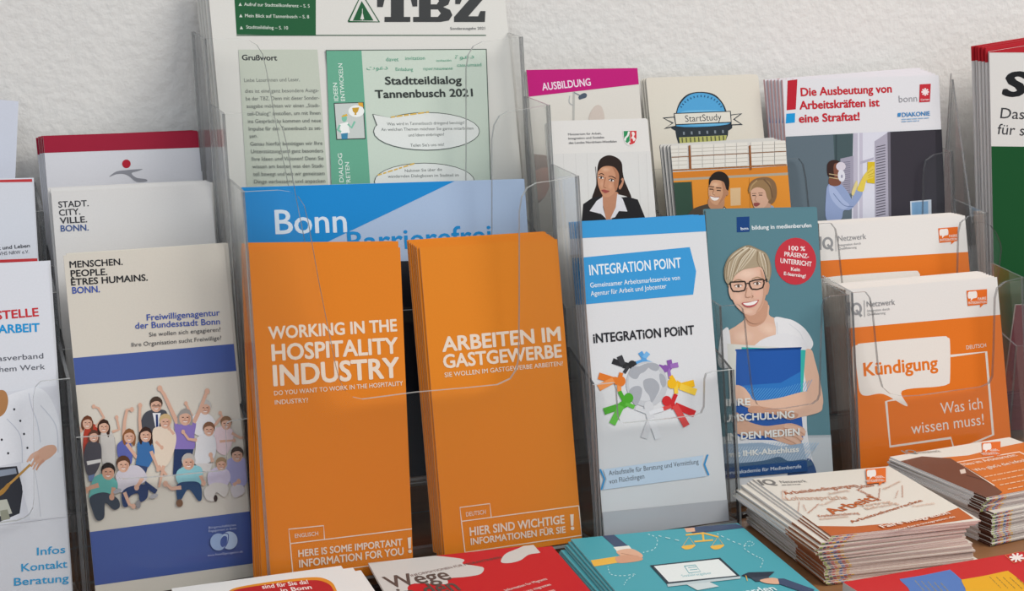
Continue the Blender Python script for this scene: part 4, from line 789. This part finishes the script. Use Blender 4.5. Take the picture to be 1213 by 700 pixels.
gp('side_panel', [(gx0, yf+.0023, TABLE_Z), (gx0, yb, TABLE_Z), (gx0, yb, .300), (gx0, yf+.0023, tz)], (.002, 0, 0))
gp('side_panel', [(gx1, yf+.0023, TABLE_Z), (gx1, yb, TABLE_Z), (gx1, yb, .300), (gx1, yf+.0023, tz)], (-.002, 0, 0))
gp('back_panel', [(gx0, yb+.0003, TABLE_Z), (gx1, yb+.0003, TABLE_Z), (gx1, yb+.0003, .305), (gx0, yb+.0003, .305)], (0, .002, 0))
gp('pocket_floor', [(gx0+.003, yf+.003, .0), (gx1-.003, yf+.003, .0), (gx1-.003, yb-.0005, .0), (gx0+.003, yb-.0005, .0)], (0, 0, .002))
gp('front_panel', [(gx0+.02, ym, TABLE_Z), (gx1, ym, TABLE_Z), (gx1, ym, .085), (gx0+.02, ym, .085)], (0, .002, 0))
gp('side_panel', [(gx0+.02, ym+.0023, TABLE_Z), (gx0+.02, yf-.0005, TABLE_Z), (gx0+.02, yf-.0005, .10), (gx0+.02, ym+.0023, .085)], (.002, 0, 0))
gp('pocket_floor', [(gx0+.023, ym+.003, .0), (gx1-.003, ym+.003, .0), (gx1-.003, yf-.0008, .0), (gx0+.023, yf-.0008, .0)], (0, 0, .002))
L = Sheet('brochure', 'plain dark maroon brochure low at the right edge, before the green ones', 'brochure', GN, Vector((0, .075, 0)), (1203.5, 361), (1213, 361), zbot=.0022, t=.0014, col='#5a1228', width=.148)

# ---------------------------------------------------------------- things lying on the table
UPV = Vector((0, 0, 1))
def flat(name, label, cat, z, TL, TR, h, **kw): return Sheet(name, label, cat, UPV, Vector((0, 0, z)), TL, TR, h=h, **kw)
def beneath(sh, offs, label, group, gap=.0002):
    sh.flush(); sh.o['group'] = group; d = 0
    for i, (du, dv, ro) in enumerate(offs):
        d -= sh.t+gap; c = sh.o.copy(); COL.objects.link(c)
        c.matrix_world = sh.M @ Matrix.Translation((du, dv, d)) @ Matrix.Rotation(math.radians(ro), 4, 'Z')
        c['label'] = label.replace('#', ORD[i+2]); c['group'] = group
# pile of square booklets: Arbeit
def booklet_pile(nm, z_top, TL, TR, h, wd, count, pitch, top_art, edges, group, top_label, low_label, jit, cover, foot):
    L = flat('booklet', top_label, 'booklet', z_top, TL, TR, h, t=pitch*.93, col=cover, edge='#d8cfca', width=wd)
    bm = bmesh.new(); t = L.t
    # white cover folded round its leaves: the left side shows the fold, white above and printed towards the foot
    bands = edges['left']
    def quad(vs, mi):
        f = bm.faces.new([bm.verts.new(v) for v in vs]); f.material_index = mi
    quad([(-wd/2, 0, 0), (wd/2, 0, 0), (wd/2, h, 0), (-wd/2, h, 0)], 0); quad([(-wd/2, h, -t), (wd/2, h, -t), (wd/2, 0, -t), (-wd/2, 0, -t)], 0)
    ys = [b[0]*h for b in bands]+[h]
    for i, (y, mi) in enumerate(bands):
        quad([(-wd/2, ys[i+1], 0), (-wd/2, ys[i+1], -t), (-wd/2, ys[i], -t), (-wd/2, ys[i], 0)], mi)
        quad([(wd/2, ys[i], 0), (wd/2, ys[i], -t), (wd/2, ys[i+1], -t), (wd/2, ys[i+1], 0)], mi)
    quad([(-wd/2, 0, -t), (wd/2, 0, -t), (wd/2, 0, 0), (-wd/2, 0, 0)], 2); quad([(wd/2, h, -t), (-wd/2, h, -t), (-wd/2, h, 0), (wd/2, h, 0)], 1)
    bmesh.ops.remove_doubles(bm, verts=bm.verts, dist=1e-7)
    L.o.data.materials.clear()
    for m in (ink(cover), ink('#e2dedc', .8), edges['page'], ink(edges['print'])): L.o.data.materials.append(m)
    bm.to_mesh(L.o.data); bm.free()
    top_art(L); L.flush()
    # coloured sponsor marks printed along the foot, seen on the fold
    bm = bmesh.new(); cols = ['#8fae3a', '#28365c', '#c0392f', '#d9a52c', '#3f66a8', '#c0392f', '#d9a52c']
    for i, c in enumerate(cols):
        x = -wd/2+.0005+i*.0026; box(bm, x, x+.0021, -.00012, .00002, -t*.85, -t*.45, i)
    mk = mesh_obj('sponsor_marks', bm, [ink(c) for c in cols], L.o)
    bm = bmesh.new(); box(bm, -wd/2, wd/2, -.0001, h*foot, -t*.30, -t*.16, 0)
    fe = None
    if foot: 
        for v in bm.verts: v.co.x *= 1.0008
        fe = mesh_obj('printed_edge', bm, [ink(edges['print'])], L.o)
    else: bm.free()
    L.o['group'] = group; R_ = random.Random(nm)
    for i in range(1, count):
        c = L.o.copy(); COL.objects.link(c); du, dv, ro = jit(i, R_)
        c.matrix_world = L.M @ Matrix.Translation((du, dv, -i*pitch)) @ Matrix.Rotation(math.radians(ro), 4, 'Z')
        c['label'] = low_label.replace('#', ORD[i+1]); c['group'] = group
        for q in (mk, fe):
            if q: e = q.copy(); COL.objects.link(e); e.parent = c
    return L
PG1 = pagestack('booklet_leaves', '#b58a76', '#e2cfc6', 420)
PG2 = pagestack('booklet_leaves_grey', '#8d837f', '#d3cbc6', 420)
BR = '#b9602f'
def art1(L):
    L.part('orange_band'); L.zoom(*Z10)
    L.poly([(380, 400), (560, 402), (760, 385), (880, 358), (960, 330), (1020, 372), (460, 452)], BR)
    L.part('word_cloud'); iqk = '#8a857f'; c = '#b4643a'; c2 = '#d0a58c'
    L.text('IQ', 205, 243, 262, 240, 20, '#77736f', .05); L.text('Netzwerk', 278, 236, 378, 232, 10, iqk, .01); L.scribble(280, 243, 352, 240, 3, iqk, 2)
    for t, a, b, x, d, h, bo, k in (('Arbeitsbedingungen', 295, 281, 575, 249, 13, .02, c), ('Lohnansprüche', 302, 302, 535, 298, 15, .01, c2), ('Arbeit!', 478, 356, 655, 298, 27, .03, BR), ('Arbeitnehmerrechte', 552, 390, 825, 305, 11, .02, c), ('Urlaub', 580, 258, 640, 246, 14, .02, c), ('Kündigung', 566, 262, 655, 304, 8, .02, c), ('Gehalt', 655, 300, 660, 256, 6, .01, c), ('Arbeitszeit', 748, 292, 746, 246, 6, .01, c), ('Krankenversicherung', 425, 368, 580, 356, 9, .02, c), ('Steuer', 345, 348, 349, 306, 5, .01, c), ('Minijob', 386, 353, 425, 318, 6, .02, c), ('Vertrag', 585, 330, 705, 312, 10, .01, c2), ('Befristung', 610, 340, 730, 318, 9, .01, c2), ('Arbeitsschutz', 430, 380, 540, 368, 8, .01, c2), ('Pause', 360, 322, 372, 345, 5, .01, c), ('Elternzeit', 680, 262, 740, 232, 8, .01, c2), ('Mutterschutz', 790, 330, 872, 318, 7, .0, c2), ('Teilzeit', 440, 326, 495, 300, 9, .0, c2), ('Ausbildung', 466, 282, 540, 268, 8, .01, c2), ('Lohn', 720, 296, 730, 268, 5, .01, c)): L.text(t, a, b, x, d, h, k, bo)
    L.line([(300, 268), (282, 268), (284, 300), (305, 300)], 3, c2)
    L.part('address_text'); L.text('Faire Integration', 672, 412, 930, 357, 13, '#e6d8cc', .04); L.text('www.faire-integration.de', 714, 424, 950, 371, 7, '#e6d8cc', .02)
    L.part('header_logo'); bubble_logo(L, 603, 180, 1.55)
def j1(i, R_):
    s = -.009*math.exp(-((i-8)/6.0)**2)
    return (s+R_.uniform(-.0022, .0014)-.001, R_.uniform(-.001, .001)+.001*min(i, 4)*.2, R_.uniform(-.7, .7)+(2.2*math.exp(-((i-8)/6.0)**2)))
booklet_pile('arbeit', .0305, (891.5, 567), (1055.5, 552), .117, .109, 30, .00114, art1, dict(left=[(0, 3), (.34, 1)], page=PG1, print='#a4623f'), 'pile of square Arbeit booklets',
    'topmost cream Arbeit booklet with word cloud and brown-orange band', 'Arbeit booklet, # from the top of the pile with the word cloud', j1, '#dcd4c8', 0)
def art2(L):
    L.part('orange_cover'); L.zoom(*Z10); O = '#cf6f2c'
    L.poly([(730, 152), (1000, 128), (1130, 95), (1900, -60), (1900, 500), (1000, 320), (880, 240)], O)
    L.poly([(730, 152), (820, 132), (930, 140), (1060, 215), (1130, 270), (1060, 325), (960, 290)], '#6f4434')
    L.poly([(965, 185), (985, 180), (990, 196), (970, 200)], '#d8c3b4'); L.line([(990, 205), (1060, 225), (1100, 245)], 4, '#4f2e22', sm=True)
    L.part('title_text'); c = '#ead3c2'
    L.line([(1100, 245), (955, 155), (1195, 115), (1330, 180)], 4, c)
    L.text('Neu im Arbeitsrecht:', 985, 168, 1190, 130, 11, c, .03); L.text('Wo gibt’s die Infos?', 1030, 190, 1225, 150, 11, c, .03)
    for i in range(4): L.scribble(1060+i*30, 212+i*16, 1260+i*30, 174+i*16, 4, '#e2b491', i+9)
    L.part('network_logo'); L.text('IQ', 760, 124, 805, 120, 14, '#8a857f', .05); L.text('Netzwerk', 815, 122, 895, 116, 9, '#8a857f'); L.part('bubble_logo'); bubble_logo(L, 1050, 76, 1.45)
def j2(i, R_):
    if i < 9: return (-.001*i*.4+R_.uniform(-.001, .001), R_.uniform(-.001, .001), R_.uniform(-1.2, 1.2)-i*.25)
    return (.004+R_.uniform(-.0012, .0012), -.002+R_.uniform(-.001, .001), 1.5+R_.uniform(-.6, .6))
booklet_pile('infos', .0315, (1054, 541), (1179, 520.5), .100, .118, 29, .00121, art2, dict(left=[(0, 3), (.12, 1)], page=PG2, print='#5a3a2e'), 'pile of orange and brown booklets',
    'topmost orange and brown booklet on the pile at the right edge', 'orange and brown booklet, # from the top of the right edge pile', j2, '#ded7cd', 0)

# teal brochures
L = flat('brochure', 'topmost teal brochure with scales, laptop and graduation cap drawings', 'brochure', .0105, (676, 638.5), (874, 619.5), .148, t=.00115, col='#4d9faa', edge='#8fc0c6')
L.part('drawings'); L.zoom(*Z12); SK = '#d9a98c'; NV = '#3e4b66'; YL = '#e5b24a'
L.poly([(635, 97), (665, 94), (705, 125), (668, 126)], NV); L.poly([(664, 126), (704, 122), (712, 132), (674, 138)], '#e3dfd6'); L.blob([(672, 137), (708, 130), (735, 142), (738, 152), (712, 156), (690, 152)], SK); L.line([(684, 142), (728, 150)], 1.5, '#b07f64')
L.poly([(606, 160), (672, 150), (676, 166), (614, 176)], YL); L.blob([(670, 152), (700, 146), (735, 152), (736, 160), (700, 166), (676, 166)], '#cf9a7c')
L.poly([(846, 76), (978, 66), (1005, 76), (870, 92)], NV); L.poly([(846, 78), (872, 76), (874, 86), (852, 88)], SK)
L.line([(850, 95), (895, 90), (934, 100)], 4, YL); L.line([(893, 88), (896, 112)], 5, YL); L.line([(872, 112), (920, 108)], 4, YL)
for x in (858, 932): L.line([(x-16, 124), (x, 100), (x+14, 120)], 1.2, YL); L.blob([(x-18, 124), (x+16, 120), (x+6, 130), (x-10, 132)], YL)
for P in ([(740, 140), (770, 130), (776, 104), (750, 92)], [(650, 176), (658, 196), (690, 200), (720, 196), (700, 210), (690, 226)], [(930, 92), (970, 112), (1010, 124), (1025, 118), (1010, 112), (1000, 130), (1030, 150), (1048, 160), (1040, 182)], [(780, 98), (840, 112)]):
    Q = smooth(P, False, 6)
    for i in range(0, len(Q)-1, 2): L.line([Q[i], Q[i+1]], 1.8, '#bfe0e0')
L.poly([(758, 174), (938, 154), (990, 202), (802, 222)], '#26343f'); L.poly([(768, 176), (934, 158), (980, 200), (806, 217)], '#dfe3e0'); L.poly([(850, 222), (905, 214), (935, 228), (880, 238)], '#c8d2d2'); L.poly([(802, 222), (990, 202), (990, 208), (804, 229)], '#b9c6c8')
L.line([(846, 176), (874, 173), (888, 190), (858, 194), (846, 176)], 2, '#4f9fa8'); L.line([(856, 180), (876, 178)], 1.6, '#4f9fa8'); L.line([(860, 186), (880, 184)], 1.6, '#4f9fa8'); L.text('Sozialratgeber', 842, 204, 918, 196, 6, '#6fb0b6')
L.poly([(992, 200), (1010, 192), (1078, 190), (1062, 204), (1020, 208)], '#2b3440'); L.poly([(1016, 206), (1062, 202), (1066, 212), (1030, 216)], '#3a4450'); L.line([(1004, 200), (1008, 214)], 2, YL)
L.blob([(1040, 212), (1072, 206), (1092, 212), (1090, 222), (1056, 220)], SK); L.poly([(1086, 208), (1102, 208), (1180, 236), (1170, 250), (1090, 222)], NV)
L.part('title_text'); L.text('werden', 985, 252, 1084, 238, 14, '#dcecec', .03)
beneath(L, [(-.0012, -.0003, .3), (-.002, -.001, .8), (-.004, -.0006, .2), (-.005, -.002, 1.2), (-.007, -.0015, .6), (-.0085, -.001, .9), (-.009, -.002, 1.2), (-.0095, -.0015, .9), (-.010, -.003, 1.4)], 'teal brochure, # from the top of its fanned pile', 'fanned pile of teal brochures', .0003)

# red and grey women's brochure
L = flat('brochure', 'red and light grey Wege brochure on the table below the orange leaflets', 'brochure', .012, (436, 667), (632, 645.5), .148, t=.0016, col='#bf2229', edge='#d5cfca')
L.part('grey_shapes'); L.zoom(*Z23); g = '#c9c5c0'
L.blob([(400, 60), (560, 50), (745, 66), (752, 84), (800, 92), (828, 100), (815, 122), (760, 132), (700, 138), (690, 158), (560, 160), (560, 230), (420, 230), (380, 120)], g); L.blob([(890, 78), (905, 50), (950, 30), (1030, 0), (1040, 40), (990, 52), (960, 72), (920, 82)], g)
L.part('title_text'); K = '#5a4a44'
L.text('INFORMATIONEN FÜR MIGRANTINNEN', 570, 131, 894, 64, 8, '#6b4a44', .02); L.text('Wege', 492, 172, 714, 140, 42, K, .02); L.text('in den', 545, 212, 745, 178, 42, K, .02)
for i, t in enumerate(('Information for Migrants', 'Informations migrantes', 'Información emigrantes')): L.text(t, 910+i*16, 184+i*21, 1058+i*14, 142+i*20, 9, '#e6cfca', .01)
beneath(L, [(.010, .0002, -1.0), (.008, .0002, -.4), (.0085, 0, -.5), (.009, -.001, -.8), (.0095, 0, -.6), (.008, -.001, -.3), (.009, 0, -.7), (.0095, -.001, -.9)], 'red and grey Wege brochure, # from the top of its pile', 'red and grey Wege brochures')

# white flyers with the red oval
L = flat('flyer', 'topmost white flyer with a red rounded badge ringed in orange', 'flyer', .017, (203, 697), (404, 670), .148, t=.0017, col='#dedcd9')
L.part('red_badge'); L.zoom(*Z11)
sh_ = [(440, 330), (455, 306), (500, 288), (640, 266), (760, 254), (810, 262), (838, 285), (846, 330), (800, 380), (440, 400)]
L.blob(sh_, '#d98a2c'); cx, cy = 640, 330
L.blob([(cx+(x-cx)*.955, cy+(y-cy)*.86) for x, y in sh_], '#b3242a')
c = '#ead9d4'; L.text('sind für Sie da!', 580, 296, 745, 277, 14, c, .04); L.text('in Bonn', 648, 309, 757, 296, 14, c, .04)
beneath(L, [(.006, .0006, -.6), (.0105, .0002, -.8), (.0115, -.0005, -.3), (.0125, 0, -.9), (.013, -.0005, -.5), (.0125, -.001, -.7), (.013, -.0005, -.4), (.014, 0, -.9)], 'white flyer, # from the top of its fanned pile', 'fanned white flyers', .0006)
for o in list(COL.objects):
    if o.get('group') == 'fanned white flyers' and o is not L.o:
        for q in L.o.children: e = q.copy(); COL.objects.link(e); e.parent = o

# red brochures at the lower right
L = flat('brochure', 'red brochure with blue and yellow bubbles and white cross emblem', 'brochure', .010, (998.5, 689.5), (1330, 633), .105, t=.0138, col='#c42a2c', edge='#d9d5d2')
L.part('blue_bubble'); L.zoom(*Z24)
L.blob([(448, 348), (470, 340), (600, 318), (740, 289), (762, 290), (820, 340), (900, 420), (880, 480), (560, 480), (500, 400)], '#5577b4')
for i in range(5): L.scribble(540+i*40, 352+i*4, 600+i*40, 420+i*4, 5, '#8f8a6a', i+30)
L.part('yellow_bubble'); L.blob([(828, 352), (850, 345), (980, 322), (1100, 296), (1122, 300), (1180, 345), (1260, 420), (1230, 480), (900, 480), (850, 400)], '#e0a324')
for i in range(5): L.scribble(1000+i*42, 330+i*2, 1070+i*44, 400+i*2, 5, '#a07a30', i+40)
L.part('white_cross_emblem')
for a in range(4):
    q = math.radians(a*45+8); L.line([(1168-46*math.cos(q), 214-28*math.sin(q)), (1168+46*math.cos(q), 214+28*math.sin(q))], 12, '#ecdcd6')
L.line([(1096, 200), (1200, 172), (1260, 214), (1150, 246)], 3, '#d8794c', True)
L.flush()
bpy.context.view_layer.update()
